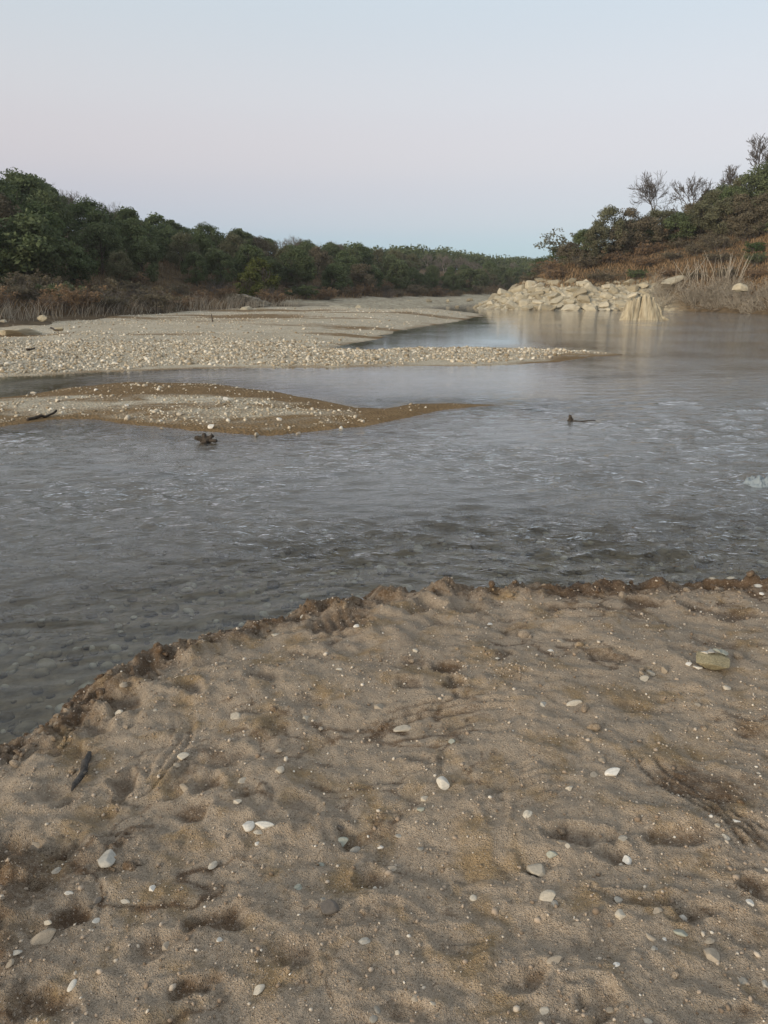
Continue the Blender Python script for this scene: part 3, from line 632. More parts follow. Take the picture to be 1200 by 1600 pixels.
# u, v, width px, height px, colour, 1 if angular, label
PEBBLES = [
 (691, 1226, 23, 19, 'white', 0, 'bright white egg-shaped pebble alone in the middle of the sand'),
 (386, 1294, 19, 19, 'white', 0, 'rounded white pebble, first of the tight trio of pale pebbles'),
 (412, 1293, 25, 11, 'white', 0, 'long white pebble at the end of the pale trio'),
 (404, 1303, 17, 12, 'cream', 0, 'cream pebble tucked under the other two of the pale trio'),
 (401, 1319, 9, 6, 'white', 0, 'tiny white chip on the near side of the pale trio'),
 (436, 1205, 14, 12, 'cream', 0, 'small round cream pebble beyond the pale trio'),
 (379, 1221, 14, 13, 'cream', 0, 'small cream pebble between the trio and the half-sunk cream stone'),
 (370, 1253, 16, 8, 'cream', 0, 'flat cream oval pebble a hand above the pale trio'),
 (332, 1353, 12, 20, 'cream', 0, 'upright cream finger-shaped pebble below the pale trio'),
 (515, 1418, 30, 24, 'dark', 0, 'dark brown-grey rounded cobble, the darkest stone on the sand'),
 (504, 1406, 10, 7, 'grey', 0, 'small grey pebble touching the dark cobble'),
 (464, 1388, 15, 20, 'green', 0, 'pale greenish pebble half sunk beside the dark cobble'),
 (569, 1472, 21, 13, 'grey', 0, 'pale grey oval pebble on the near side of the dark cobble'),
 (533, 1316, 17, 13, 'green', 0, 'greenish-grey pebble pressed flat into a footprint'),
 (555, 1330, 14, 13, 'grey', 0, 'bluish-grey round pebble in the footprint beside the greenish one'),
 (501, 1351, 13, 10, 'green', 0, 'dull green pebble sunk between footprint and dark cobble'),
 (530, 1293, 9, 9, 'dark', 0, 'little dark pebble at the far lip of the footprint'),
 (595, 1325, 11, 8, 'white', 1, 'angular white chip beyond the bluish-grey pebble'),
 (624, 1306, 17, 8, 'grey', 0, 'grey pebble sunk flush with the sand near the angular chip'),
 (611, 1357, 18, 10, 'tan', 0, 'tan flush stone barely showing through the sand'),
 (655, 1327, 11, 8, 'grey', 0, 'small grey pebble in a dip below the white egg pebble'),
 (662, 1249, 15, 9, 'cream', 0, 'flat cream pebble close below the white egg pebble'),
 (658, 1265, 13, 8, 'green', 1, 'greenish squared pebble under the flat cream one'),
 (739, 1404, 14, 11, 'cream', 0, 'lone cream pebble on smooth sand by a thin crack'),
 (621, 1489, 8, 7, 'cream', 0, 'tiny cream pebble beside the pale grey oval'),
 (404, 1546, 23, 11, 'cream', 1, 'pale half-buried stone with a chipped white end'),
 (589, 1579, 11, 15, 'grey', 0, 'upright grey pebble at the bottom edge of the sand'),
 (583, 1594, 15, 12, 'grey', 0, 'grey pebble cut by the bottom edge below its upright twin'),
 (649, 1565, 13, 12, 'tan', 0, 'tan-grey pebble near the bottom edge, pointed at one end'),
 (675, 1569, 10, 8, 'cream', 0, 'small cream pebble next to the pointed tan one'),
 (841, 1360, 25, 28, 'cream', 1, 'large flat cream pebble with squared outline, biggest pale stone nearby'),
 (863, 1344, 19, 13, 'green', 1, 'wedge-shaped grey-green pebble touching the large squared cream one'),
 (855, 1404, 19, 20, 'cream', 0, 'bean-shaped cream pebble below the large squared one'),
 (867, 1414, 11, 12, 'grey', 1, 'little grey triangular pebble against the bean-shaped one'),
 (824, 1273, 22, 13, 'cream', 0, 'smooth cream oval pebble above the large squared one'),
 (889, 1233, 16, 11, 'cream', 1, 'blocky cream pebble with a dark shadowed face'),
 (957, 1208, 21, 13, 'white', 0, 'long white bean pebble with a small tan one above it'),
 (941, 1188, 14, 11, 'tan', 0, 'small tan oval pebble just beyond the long white bean'),
 (928, 1211, 16, 10, 'tan', 0, 'tan pebble flush with the sand beside the long white bean'),
 (980, 1345, 15, 15, 'white', 1, 'white triangular pebble standing clear on open sand'),
 (967, 1408, 13, 13, 'grey', 1, 'pale grey triangular pebble below the white triangle'),
 (969, 1431, 20, 14, 'cream', 0, 'pale domed pebble in a dip under the grey triangle'),
 (1170, 1411, 15, 11, 'white', 0, 'white oval pebble close to the right edge'),
 (1134, 1309, 11, 14, 'cream', 0, 'upright cream pebble near the gravelly patch at the right edge'),
 (1149, 1284, 12, 7, 'white', 0, 'flat white pebble in the gravelly patch by the right edge'),
 (1120, 1291, 10, 6, 'cream', 0, 'small cream sliver in the gravelly patch by the right edge'),
 (1028, 1425, 17, 12, 'tan', 1, 'tan stone with a split top between the domed and white ovals'),
 (1014, 1463, 17, 11, 'tan', 0, 'tan pebble half sunk below the split stone'),
 (1039, 1467, 8, 6, 'white', 1, 'white shell-like chip beside the half-sunk tan pebble'),
 (1023, 1483, 13, 10, 'grey', 0, 'pale grey pebble under the shell-like chip'),
 (1065, 1459, 21, 12, 'green', 1, 'flat greenish slab pebble lying beside the tan oval'),
 (1109, 1471, 18, 11, 'tan', 0, 'tan oval pebble just beyond the big round grey-tan stone'),
 (1110, 1494, 26, 23, 'tan', 0, 'big round grey-tan stone, largest toward the lower right corner'),
 (866, 1502, 19, 12, 'tan', 0, 'tan-grey pebble by a footprint rim near the bottom'),
 (901, 1444, 18, 8, 'tan', 0, 'long tan stone nearly buried, ochre sand around it'),
 (963, 1508, 14, 7, 'white', 1, 'white flake lying flat near the bottom edge'),
 (849, 1580, 13, 15, 'cream', 0, 'cream upright pebble close to the bottom edge'),
 (953, 1579, 15, 11, 'tan', 0, 'tan oval pebble close to the bottom edge'),
 (1014, 1597, 16, 10, 'grey', 0, 'grey pebble cut by the bottom edge of the view'),
 (875, 1316, 13, 9, 'tan', 0, 'flush tan pebble beside a long dark footprint'),
 (887, 1322, 9, 8, 'cream', 0, 'tiny cream pebble beside a long dark footprint'),
 (972, 1320, 11, 9, 'grey', 0, 'grey pebble above the white triangle'),
 (1161, 1533, 13, 13, 'grey', 0, 'dull grey pebble near the lower right corner'),
 (1195, 1539, 11, 12, 'grey', 0, 'grey pebble at the right edge near the bottom corner'),
 (170, 1343, 28, 31, 'grey', 1, 'large grey cobble with a broken white face, biggest among the lumps'),
 (58, 1322, 27, 15, 'tan', 0, 'wide tan-grey stone sunk in crumbly wet sand'),
 (89, 1361, 17, 10, 'grey', 0, 'grey pebble in crumbly sand by the broken-faced cobble'),
 (237, 1389, 11, 11, 'white', 0, 'round white pebble beside the broken-faced cobble'),
 (107, 1397, 10, 7, 'white', 0, 'small white pebble above a dark footprint'),
 (151, 1439, 11, 10, 'white', 0, 'round white pebble on the lip of the dark footprint'),
 (152, 1409, 10, 9, 'dark', 0, 'small dark grey pebble over the dark footprint'),
 (196, 1409, 15, 7, 'cream', 0, 'thin cream pebble lying flat near the round white one'),
 (75, 1442, 14, 7, 'cream', 0, 'cream sliver on the near side of the dark footprint'),
 (112, 1541, 13, 19, 'white', 0, 'white long pebble standing on end near the bottom left corner'),
 (259, 1479, 14, 14, 'tan', 0, 'round tan pebble in crumbly sand toward the bottom'),
 (343, 1469, 9, 9, 'white', 0, 'tiny white pebble below the long ochre footprint'),
 (66, 1469, 30, 21, 'tan', 0, 'broad tan stone flush with the sand near the left edge'),
 (25, 1489, 19, 9, 'grey', 0, 'flat grey stone at the left edge'),
 (16, 1505, 12, 14, 'tan', 0, 'tan pebble under the flat grey stone at the left edge'),
 (591, 1106, 21, 14, 'tan', 0, 'tan half-sunk stone below the boot print'),
 (629, 1140, 31, 12, 'cream', 0, 'long pale bone-shaped stone below the boot print'),
 (706, 1159, 12, 9, 'green', 0, 'small green-grey pebble beside the bone-shaped stone'),
 (530, 1046, 14, 7, 'cream', 0, 'flat cream stone right below the boot print'),
 (557, 981, 12, 8, 'white', 0, 'white pebble on the rim of the boot print'),
 (567, 938, 13, 6, 'white', 0, 'thin white pebble at the edge beside the water, above the boot print'),
 (474, 956, 10, 9, 'cream', 0, 'round cream pebble perched on the crumbling edge'),
 (477, 1122, 13, 8, 'cream', 0, 'small cream pebble between boot print and half-sunk cream stone'),
 (501, 1139, 10, 8, 'tan', 0, 'small tan pebble between bone-shaped stone and footprint'),
 (436, 1173, 13, 10, 'tan', 0, 'dull tan pebble above the small round cream one'),
 (766, 977, 10, 6, 'white', 0, 'small white pebble near the dark crumbling edge'),
 (648, 1017, 11, 7, 'cream', 0, 'cream pebble on smooth sand beside the boot print'),
 (430, 993, 17, 8, 'cream', 0, 'flat cream pebble near the crumbling edge'),
 (1184, 915, 15, 10, 'white', 0, 'white oval pebble on the far edge of sand at the waterside'),
 (1190, 926, 10, 7, 'white', 0, 'small white pebble below the white oval at the waterside'),
 (1016, 1052, 12, 14, 'grey', 0, 'grey upright pebble in the small cluster beside the olive rock'),
 (1006, 1063, 13, 11, 'cream', 0, 'pale round pebble in the small cluster beside the olive rock'),
 (1037, 1049, 15, 12, 'tan', 0, 'tan pebble between the cluster and the olive rock'),
 (1076, 1038, 8, 7, 'white', 0, 'tiny white pebble next to the olive rock'),
 (1091, 1045, 15, 6, 'white', 1, 'white sliver leaning at the foot of the olive rock'),
 (1134, 1075, 13, 11, 'cream', 0, 'cream pebble on the near side of the olive rock'),
 (1090, 1102, 11, 9, 'tan', 0, 'tan pebble well below the olive rock'),
 (897, 1101, 21, 9, 'cream', 0, 'long cream pebble in a scraped groove'),
 (848, 1101, 13, 10, 'grey', 0, 'grey pebble level with the long cream one'),
 (850, 1119, 13, 8, 'tan', 0, 'tan pebble below the grey one, near the scraped groove'),
 (874, 1002, 13, 7, 'tan', 0, 'tan pebble beyond the scraped groove'),
 (860, 1017, 11, 5, 'white', 1, 'white splinter pebble beyond the scraped groove'),
 (369, 1119, 20, 14, 'cream', 0, 'cream stone half sunk above a dark footprint'),
 (286, 1189, 14, 13, 'cream', 0, 'round cream pebble beside a footprint, touching a tan one'),
 (276, 1196, 14, 9, 'tan', 0, 'tan pebble touching the round cream one'),
 (122, 1077, 17, 11, 'white', 0, 'white stone at the waterline beyond the dark pits'),
 (88, 1091, 21, 10, 'tan', 0, 'tan stone at the waterline beside the white one'),
 (195, 1089, 14, 11, 'tan', 0, 'tan pebble lying in the deep dark pit by the water'),
 (289, 1233, 23, 7, 'tan', 0, 'long tan pebble on the lip of a footprint'),
 (186, 1114, 15, 9, 'cream', 0, 'cream pebble on the near rim of the deep dark pit'),
 (242, 1110, 10, 7, 'cream', 0, 'small cream pebble beside the deep dark pit'),
]
for i, (u, v, w, h, c, ang, lab) in enumerate(PEBBLES):
    p = on_sand(u, v); dist = math.hypot(p[1], CAM_Z - p[2]); mpp = dist / FPX
    W = w * mpp; el = math.atan2(CAM_Z - p[2], p[1])
    D = max(h * mpp / (math.sin(el) * .8 + .35), W * .45); Hh = min(W, D) * rngP.uniform(.42, .62)
    buried = .15 if any(q in lab for q in ('sunk', 'flush', 'buried', 'pressed')) else .32
    k = int(rngP.integers(7, 11) if ang else rngP.integers(0, 7))
    o = link('pebble', pebble_mesh(k, 'p_' + c), None, (p[0], p[1], p[2] + Hh * (buried - .26)), (rngP.normal(0, .12), rngP.normal(0, .12), rngP.normal(0, .35)), (W * .50, D * .50, Hh * .56))
    tag(o, lab, 'pebble', G1)

# olive rock with stone shards heaped on top
def rock_mesh(name, rng, mat, sub=3, cuts=7, bump=.14, fine=.03):
    V, F = pebble_shape(rng, sub, bump, cuts)
    f = 6.0; V = V * (1 + fine * (fbm(V[:, 0] * f + 3, V[:, 1] * f + V[:, 2] * f, int(rng.integers(999)), 3)))[:, None]
    return mesh_np(name, V, F, mat, True)
p = on_sand(1116, 1046)
o = link('olive_rock', rock_mesh('olive_rock', np.random.default_rng(8), M['olive_rock'], 4, 13, .12, .05), None, (p[0], p[1] + .02, p[2] + .028), (.05, .1, .2), (.105, .075, .062))
tag(o, 'olive-brown fist-sized rock with stone shards on top, by the right edge', 'rock')
for k, (du, dv, w, c, lab) in enumerate([(-15, -20, 16, 'white', 'white flat shard lying at one end on top of the olive rock'), (-4, -22, 18, 'grey', 'grey flat shard on the middle of the olive rock'),
                                     (5, -24, 15, 'green', 'greenish shard tilted on the crest of the olive rock'), (14, -20, 18, 'green', 'larger green-grey shard at the far end of the olive rock')]):
    q = PY(1116 + du, 1040 + dv, p[1] + .03 + .008 * (k % 2)); s = w * .0026 * .55
    o = link('stone_shard', pebble_mesh(7 + k, 'p_' + c), None, q, (.25 * (k % 3 - 1), .3 - .2 * k, k * 1.1), (s, s * .7, s * .32)); tag(o, lab, 'stone', 'shards heaped on the olive rock')

# stick on the sand
a, b = on_sand(141, 1180), on_sand(112, 1240)
t = np.linspace(0, 1, 9)[:, None]; rg = np.random.default_rng(4)
pts = a * (1 - t) + b * t; pts[:, 2] = np.maximum(pts[:, 2], sand_z(pts[:, 0], pts[:, 1])) + .014; pts += rg.normal(0, .0022, pts.shape); pts[:, 0] += .008 * np.sin(t[:, 0] * 3.1)
V, F = sweep(pts, [.006, .011, .0115, .012, .0125, .012, .011, .009, .004], 9, rg, .14)
st = link('stick', mesh_py('stick', V, F, M['stick'])); tag(st, 'short dark grey weathered stick lying on the sand near the water', 'stick')
V, F = sweep([pts[5], pts[5] + (.012, .004, .008), pts[5] + (.02, .01, .012)], [.006, .005, .002], 6); link('stub', mesh_py('stub', V, F, M['stick']), st)

# ------------------------------------------------------------------ snags, logs, foam in the river
def snag(name, lab, c, s, arms, rng, cat='snag'):
    root = tag(link(name, None, None, c), lab, cat)
    V, F = pebble_shape(rng, 3, .3, 4); V = V * np.array([s * .8, s * .55, s * .55]); V *= (1 + .35 * fbm(V[:, 0] * 30, V[:, 1] * 30 + V[:, 2] * 25, 7, 3))[:, None]
    link('root_mass', mesh_np('root_mass', V, F, M['driftwood'], True), root)
    for d, l, r in arms:
        d = np.array(d, float); d /= np.linalg.norm(d); n = 6; tt = np.linspace(0, 1, n)[:, None]
        pts = d * l * tt + rng.normal(0, l * .035, (n, 3)) * tt
        V, F = sweep(pts, np.linspace(r, r * .55, n), 7, rng, .25); link('branch', mesh_py('branch', V, F, M['driftwood']), root)
    return root
rg = np.random.default_rng(14)
snag('root_snag', 'dark knotted root snag sticking out of the water beside the near gravel bar', P(322, 692) + (0, 0, .03), .115, [((-.35, .1, 1), .085, .045), ((-.95, -.1, .3), .13, .04), ((.75, 0, .55), .10, .045), ((1, -.2, .0), .14, .035)], rg)
snag('snag', 'small dark pointed snag trailing a stick, alone in mid river', P(891, 659) + (0, 0, .012), .06, [((-.1, 0, 1), .085, .032), ((1, -.05, .0), .34, .013), ((.6, 0, .5), .05, .02)], rg)
a, b = P(42, 655, .03), P(90, 644, .06); n = 8; t = np.linspace(0, 1, n)[:, None]
V, F = sweep(a * (1 - t) + b * t + rg.normal(0, .012, (n, 3)), np.linspace(.024, .015, n), 8, rg, .2); tag(link('driftwood_log', mesh_py('driftwood_log', V, F, M['driftwood'])), 'dark driftwood log at the water edge of the near gravel bar', 'log')
for (u0, v0, u1, v1, r_, lab) in ((42, 546, 55, 544, .035, 'short dark driftwood chunk lying on pale far bar gravel'), (80, 512, 91, 517, .03, 'thin dark stick by the pale rock slab on the far bar'), (330, 490, 332, 497, .03, 'small dark upright stub at the back of the far bar')):
    zb = .33 if v0 > 530 else .55
    a, b = P(u0, v0, zb + .05), P(u1, v1, zb + .05)
    if 'upright' in lab: a = np.array([b[0], b[1], .45]); b = a + (-.03, 0, .32)
    t = np.linspace(0, 1, 5)[:, None]
    V, F = sweep(a * (1 - t) + b * t + rg.normal(0, .006, (5, 3)), np.linspace(r_, r_ * .5, 5), 7, rg, .25); tag(link('driftwood', mesh_py('driftwood', V, F, M['driftwood'])), lab, 'driftwood')
nF = N('foam', .35, .5); nF.col((.34, .39, .41)); nF.b.inputs['Transmission Weight'].default_value = .35
c = P(1188, 755)
x_, y_ = np.meshgrid(np.linspace(-1, 1, 46), np.linspace(-1, 1, 34)); q = np.hypot(x_, y_)
hz = np.clip(1.15 - q ** 2 + .7 * fbm(x_ * 2.2, y_ * 2.2, 4, 3), 0, 1) * (.012 + .10 * np.clip(fbm(x_ * 3.5, y_ * 3.5, 5, 4) + .1, 0, 1) + .06 * np.abs(fbm(x_ * 9, y_ * 9, 6, 3))) - .035 * q ** 2
V = np.stack([x_ * .17, y_ * .13, hz * .8], -1).reshape(-1, 3)
tag(link('foam', mesh_np('foam', V, grid_faces(34, 46), nF.m, True), None, c), 'white splash of foam where water breaks over a sunken stone', 'foam', kind='stuff')

# larger cobbles of the bars that can be picked out
COB = [(198, 646, 14, 'cream', 'cream cobble near the dark log on the near gravel bar'), (197, 644 - 14, 9, 'white', 'white cobble above the dark log on the near gravel bar'), (329, 659, 15, 'white', 'bright cobble on the near bar above the root snag'),
       (253, 658, 12, 'tan', 'tan cobble at the water edge of the near gravel bar'), (262, 664, 15, 'tan', 'ochre cobble half in water, low on the near gravel bar'), (280, 642, 13, 'cream', 'cream cobble on the open middle of the near gravel bar'),
       (436, 650, 12, 'white', 'white cobble toward the brown tip of the near gravel bar'), (533, 658, 11, 'white', 'pale cobble by the water past the root snag'), (567, 650, 9, 'cream', 'cream cobble on brown sand of the near bar tip'),
       (150, 606, 10, 'white', 'white cobble on the brown back edge of the near gravel bar'), (52, 605, 9, 'cream', 'cream cobble by the back channel on the near gravel bar'), (90, 624, 12, 'cream', 'cream cobble near the left end of the near gravel bar'),
       (352, 622, 11, 'white', 'white cobble in the pale streak of the near gravel bar'), (400, 668, 9, 'cream', 'small cream cobble right of the root snag on the bar'), (466, 666, 10, 'tan', 'tan cobble near the water right of the root snag')]
for u, v, w, c, lab in COB:
    p = P(u, v, .1); p[2] = bar1(np.array([p[0]]), np.array([p[1]]))[0][0]; W = w / FPX * p[1]
    o = link('cobble', pebble_mesh(int(rngP.integers(0, 11)), 'p_' + c), None, p + (0, 0, W * .14), (rngP.normal(0, .2), rngP.normal(0, .2), rngP.uniform(0, 6)), (W * .46, W * .38, W * .28)); tag(o, lab, 'cobble', 'large cobbles on the near gravel bar')
COB2 = [(861, 563, 11, 'cream', 'cream cobble close to the tip of the far gravel bar'), (815, 566, 9, 'white', 'white cobble on the front edge near the far bar tip'), (770, 566, 9, 'cream', 'cream cobble on the front edge of the far bar, second from tip'),
        (448, 571, 9, 'white', 'white cobble on the front edge midway along the far bar'), (182, 574, 9, 'cream', 'cream cobble by the back channel at the left of the far bar'), (94, 578, 10, 'white', 'white cobble near the left end of the far bar front'), (33, 578, 10, 'cream', 'cream cobble at the left end of the far bar front')]
for u, v, w, c, lab in COB2:
    p = P(u, v - 9, .12); p[2] = max(.02, bar2(np.array([p[0]]), np.array([p[1]]))[0][0]); W = w / FPX * p[1]
    o = link('cobble', pebble_mesh(int(rngP.integers(0, 11)), 'p_' + c), None, p + (0, 0, W * .14), (0, 0, rngP.uniform(0, 6)), (W * .46, W * .36, W * .26)); tag(o, lab, 'cobble', 'large cobbles on the far gravel bar')

# ------------------------------------------------------------------ limestone boulders
rngB = np.random.default_rng(55)
BOUL = [rock_mesh('boulder', rngB, M['boulder'], 4, int(rngB.integers(15, 22)), .08, .035) for _ in range(9)]
cand = []
toe = np.array([(8.6, 76), (11.2, 68.4), (16, 65.9), (19.5, 65.6), (22.4, 65.2)])
seg = np.hypot(*np.diff(toe, axis=0).T); S = np.concatenate([[0], np.cumsum(seg)])
def along(s):
    i = min(np.searchsorted(S, s, 'right') - 1, len(seg) - 1); f = (s - S[i]) / seg[i]; d = (toe[i + 1] - toe[i]) / seg[i]
    return toe[i] + (toe[i + 1] - toe[i]) * f, np.array([-d[1], d[0]])
placed = []
for tries in range(7000):
    big = tries < 500
    s = rngB.uniform(0, S[-1]); depth_max = 1.0 + 3.2 * sstep(-2, 6, s) * sstep(S[-1] + 3, S[-1] - 2.5, s); d = rngB.uniform(-.25, depth_max)
    w = rngB.uniform(1.2, 1.85) if big else rngB.uniform(.5, 1.2)
    w *= .6 + .4 * sstep(0, 4, s)
    if any(((s - q[0]) / (w + q[2])) ** 2 + ((d - q[1]) / ((w + q[2]) * .62)) ** 2 < .16 for q in placed): continue
    placed.append((s, d, w))
rows = {0: [], 1: [], 2: []}
for s, d, w in placed:
    p, nrm = along(s); p = p + nrm * d * 1.0
    z = max(0.0, float(bankr(np.array([p[0]]), np.array([p[1]]))[0][0]) - .12)
    rows[0 if d < .9 else 1 if d < 2.4 else 2].append((s, p[0], p[1], z, w))
RN = ['along the waterline', 'in the middle tier', 'along the top tier']
for k, L in rows.items():
    L.sort(key=lambda q: U_of(q[1], q[2], q[3])[0])
    for i, (s, X, Y, Z, w) in enumerate(L):
        sz = 'small' if w < .8 else 'large' if w > 1.6 else 'medium'
        o = link('boulder', BOUL[int(rngB.integers(0, 9))], None, (X, Y, Z + w * .10), (rngB.normal(.25, .25), rngB.normal(0, .25), rngB.normal(-.3, .5)), (w * .66, w * .46, w * rngB.uniform(.26, .38)))
        tag(o, f'{sz} cream boulder {RN[k]} of the rock pile, {nth(i)} from the left', 'boulder', 'boulders piled along the far bank')
def lone(u, v, w, h, y, lab, k=None, pale=True, grp=None):  # a boulder whose foot is at pixel row v, at distance y
    p = PY(u, v, y); W, H = w / FPX * y, h / FPX * y
    o = link('boulder', BOUL[int(rngB.integers(0, 9)) if k is None else k], None, (p[0], y, p[2] + H * .38), (rngB.normal(0, .1), rngB.normal(0, .12), rngB.normal(0, .4)), (W * .56, max(W * .38, H * .4), H * .62))
    return tag(o, lab, 'boulder', grp)
lone(1046, 446, 46, 13, 67.5, 'long flat-topped boulder perched above the end of the rock pile', 3)
lone(928, 411, 14, 7, 78, 'small pale stone showing in brown scrub above the rock pile')
lone(1086, 407, 18, 8, 74, 'flat pale stone in the scrub above the bleached stump')
lone(1158, 457, 30, 18, 58, 'pale tilted slab among grey dead branches on the far bank', 2)
lone(843, 487, 8, 13, 62, 'narrow pale stone standing in water before the rock pile', 5)
lone(529, 488, 46, 14, 62, 'broad pale boulder by the shallow pool behind the far bar')
lone(563, 488, 26, 13, 63, 'pale boulder beside the broad one behind the far bar')
lone(612, 490.5, 20, 7, 59, 'low white boulder at the edge of the dark pool')
lone(638, 490, 11, 8, 59.5, 'small white boulder standing in the dark pool')
lone(683, 486.5, 11, 4, 66, 'flat white stone out in the dark pool')
lone(713, 481, 8, 5, 78, 'tiny white stone toward the tip of the rock pile')
lone(384, 489, 30, 12, 50, 'pale boulder below the grey mound at the edge of the brush')
lone(408, 487, 22, 8, 51, 'low pale boulder right of the grey mound boulder')
lone(66, 503, 24, 13, 33.5, 'pale blocky boulder against the dead reeds at the left')
lone(5, 506, 16, 9, 33.5, 'pale boulder at the left edge in front of the reeds')
lone(28, 527, 84, 17, 28.5, 'long pale rock slab lying on the gravel at the left edge', 6)
lone(92, 518, 24, 9, 28.8, 'pale rock at the end of the long slab', 1)
for i, (u, v, w, h) in enumerate([(430, 481, 12, 6), (470, 479, 14, 7), (500, 480, 12, 8), (590, 474, 16, 7), (640, 473, 14, 6), (670, 474, 14, 8), (700, 473, 12, 7), (735, 471, 14, 7), (768, 474, 14, 9), (752, 480, 12, 7)]):
    lone(u, v, w, h, 76 + i * 2.2 if i > 2 else 62 + i * 3, f'small pale boulder on the far pale shore, {nth(i)} from the left', None, True, 'boulders along the far shore')

# bleached fluted stump standing in the river: two leaning slabs and a flared foot
def stump():
    base = P(1001, 500); root = tag(link('bleached_stump', None, None, (base[0], base[1], 0)), 'bleached fluted tree stump standing in the river before the rock pile', 'stump')
    rg = np.random.default_rng(3)
    def slab(name, x0, w, h, tip, dep, seed, lean, slant):
        n, m = 22, 48; th = np.linspace(0, 2 * math.pi, m, endpoint=False); V = []
        box = (np.abs(np.cos(th)) ** 5 + np.abs(np.sin(th)) ** 5) ** (-1 / 5)          # squarish section
        for i in range(n):
            f = i / (n - 1); tap = 1 - (1 - tip) * f ** .85 + .04 * math.exp(-f * 9)
            cr_ = np.array([.5, 1.75, 3.3, 4.35, 5.15]) + seed * .3 + .05 * math.sin(6 * f + seed)
            dd = (th[:, None] - cr_[None] + math.pi) % (2 * math.pi) - math.pi
            r = box * (1.0 - (.15 * np.exp(-(dd / .06) ** 2)).sum(1) + .045 * np.sin(th * 4 + seed + 2 * f) + .02 * np.sin(th * 11 + 13 * f))
            cx = np.cos(th) * r; cy = np.sin(th) * r
            z = -.25 + (h + .25) * f + f ** 2 * h * (slant * cx + .09 * np.sin(cx * 7 + seed) + .05 * np.sin(cx * 15 + 2 * cy))
            V.append(np.stack([x0 + lean * f + w * .5 * tap * cx, dep * .5 * (.4 + .6 * tap) * cy, z], -1))
        V = np.concatenate(V); F = []
        for i in range(n - 1):
            for k in range(m): F.append((i * m + k, i * m + (k + 1) % m, (i + 1) * m + (k + 1) % m, (i + 1) * m + k))
        V = np.vstack([V, V[-m:].mean(0) - (0, 0, .05)]); F += [((n - 1) * m + k, (n - 1) * m + (k + 1) % m, len(V) - 1) for k in range(m)]
        link(name, mesh_py(name, V, F, M['stump']), root)
    slab('trunk', .48, 1.85, 1.28, .36, 1.0, .7, -.22, -.10)
    slab('side_trunk', -.72, 1.10, 1.14, .62, .85, 2.1, .20, .12)
    slab('side_trunk', 1.12, .55, .55, .5, .6, 4.4, -.10, -.2)
    for k, (dx, dy) in enumerate([(1.5, -.25), (-1.2, -.2)]):
        V, F = sweep([(dx * .6, dy * .6, .16), (dx * .85, dy * .85, .08), (dx, dy, .0), (dx * 1.1, dy * 1.1, -.1)], [.16, .13, .09, .04], 8, rg, .15); link('root', mesh_py('root', V, F, M['stump']), root)
stump()

# ------------------------------------------------------------------ plants
def leaves(rng, C, Rr, per, size, squash=.8, tones=None):     # leaf-sized faces spread through clumps
    n = len(C); tone = rng.uniform(.05, .95, n) if tones is None else tones
    cnt = np.maximum(4, (per * (np.asarray(Rr) / np.mean(Rr)) ** 2).astype(int)); idx = np.repeat(np.arange(n), cnt); m = len(idx)
    d = rng.normal(size=(m, 3)); d /= np.linalg.norm(d, axis=1, keepdims=True)
    rr = rng.uniform(.0, 1, m) ** .42
    p = C[idx] + d * (rr * np.asarray(Rr)[idx])[:, None] * np.array([1, 1, squash])
    nn = d * .55 + rng.normal(size=(m, 3)) * .6 + (0, 0, .25); nn /= np.linalg.norm(nn, axis=1, keepdims=True)
    a = np.cross(nn, rng.normal(size=(m, 3))); a /= np.linalg.norm(a, axis=1, keepdims=True); b = np.cross(nn, a)
    s = size * rng.uniform(.6, 1.35, m)[:, None]
    V = np.stack([p - a * s, p + b * s * .55, p + a * s, p - b * s * .55], 1).reshape(-1, 3)
    F = np.arange(m * 4).reshape(m, 4)
    t = np.clip(tone[idx] + rng.normal(0, .14, m), 0, 1)
    return V, F, np.repeat(t, 4)
def branches(rng, start, d, length, rad, lev, segs, kids=(4, 4, 4, 3), bend=.22, spread=.75, up=.15, taper=.55, tips=None):
    n = 4 if lev > 0 else 3; p = np.array(start, float); d = np.array(d, float); d /= np.linalg.norm(d)
    pts = [p]; L = len(kids)
    for i in range(n):
        d = d + rng.normal(0, bend, 3) + (0, 0, up * .3); d /= np.linalg.norm(d)
        q = p + d * length / n; r0 = rad * (1 - (1 - taper) * i / n); r1 = rad * (1 - (1 - taper) * (i + 1) / n)
        segs.append((*p, *q, r0, r1, lev)); p = q; pts.append((p, d.copy(), r1))
    if tips is not None and lev >= L - 1: tips.append(p)
    if lev < L:
        for k in range(kids[lev]):
            j = int(rng.integers(1 if lev else 2, n)) if k else n - 1
            q, dd, rr = pts[j + 1]
            nd = dd + rng.normal(0, spread, 3) + (0, 0, up)
            branches(rng, q, nd, length * rng.uniform(.5, .72), max(rr * .62, .008), lev + 1, segs, kids, bend, spread, up, taper, tips)
def wood_mesh(name, segs, mat, thick=1.0, rmin=.012):
    A = np.array(segs); out_v, out_f, n0 = [], [], 0
    for lv, sides in ((0, 7), (1, 5), (2, 4), (3, 3), (4, 3), (5, 3)):
        B = A[A[:, 8] == lv]
        if not len(B): continue
        B = B[:, :8].copy(); B[:, 6:8] = np.maximum(B[:, 6:8] * thick, rmin)
        V, F = tubes(B, sides); out_v.append(V); out_f.append(F + n0); n0 += len(V)
    V = np.vstack(out_v); return mesh_np(name, V, np.vstack(out_f), mat, True, {'tone': np.full(len(V), .4)})
rngT = np.random.default_rng(90)
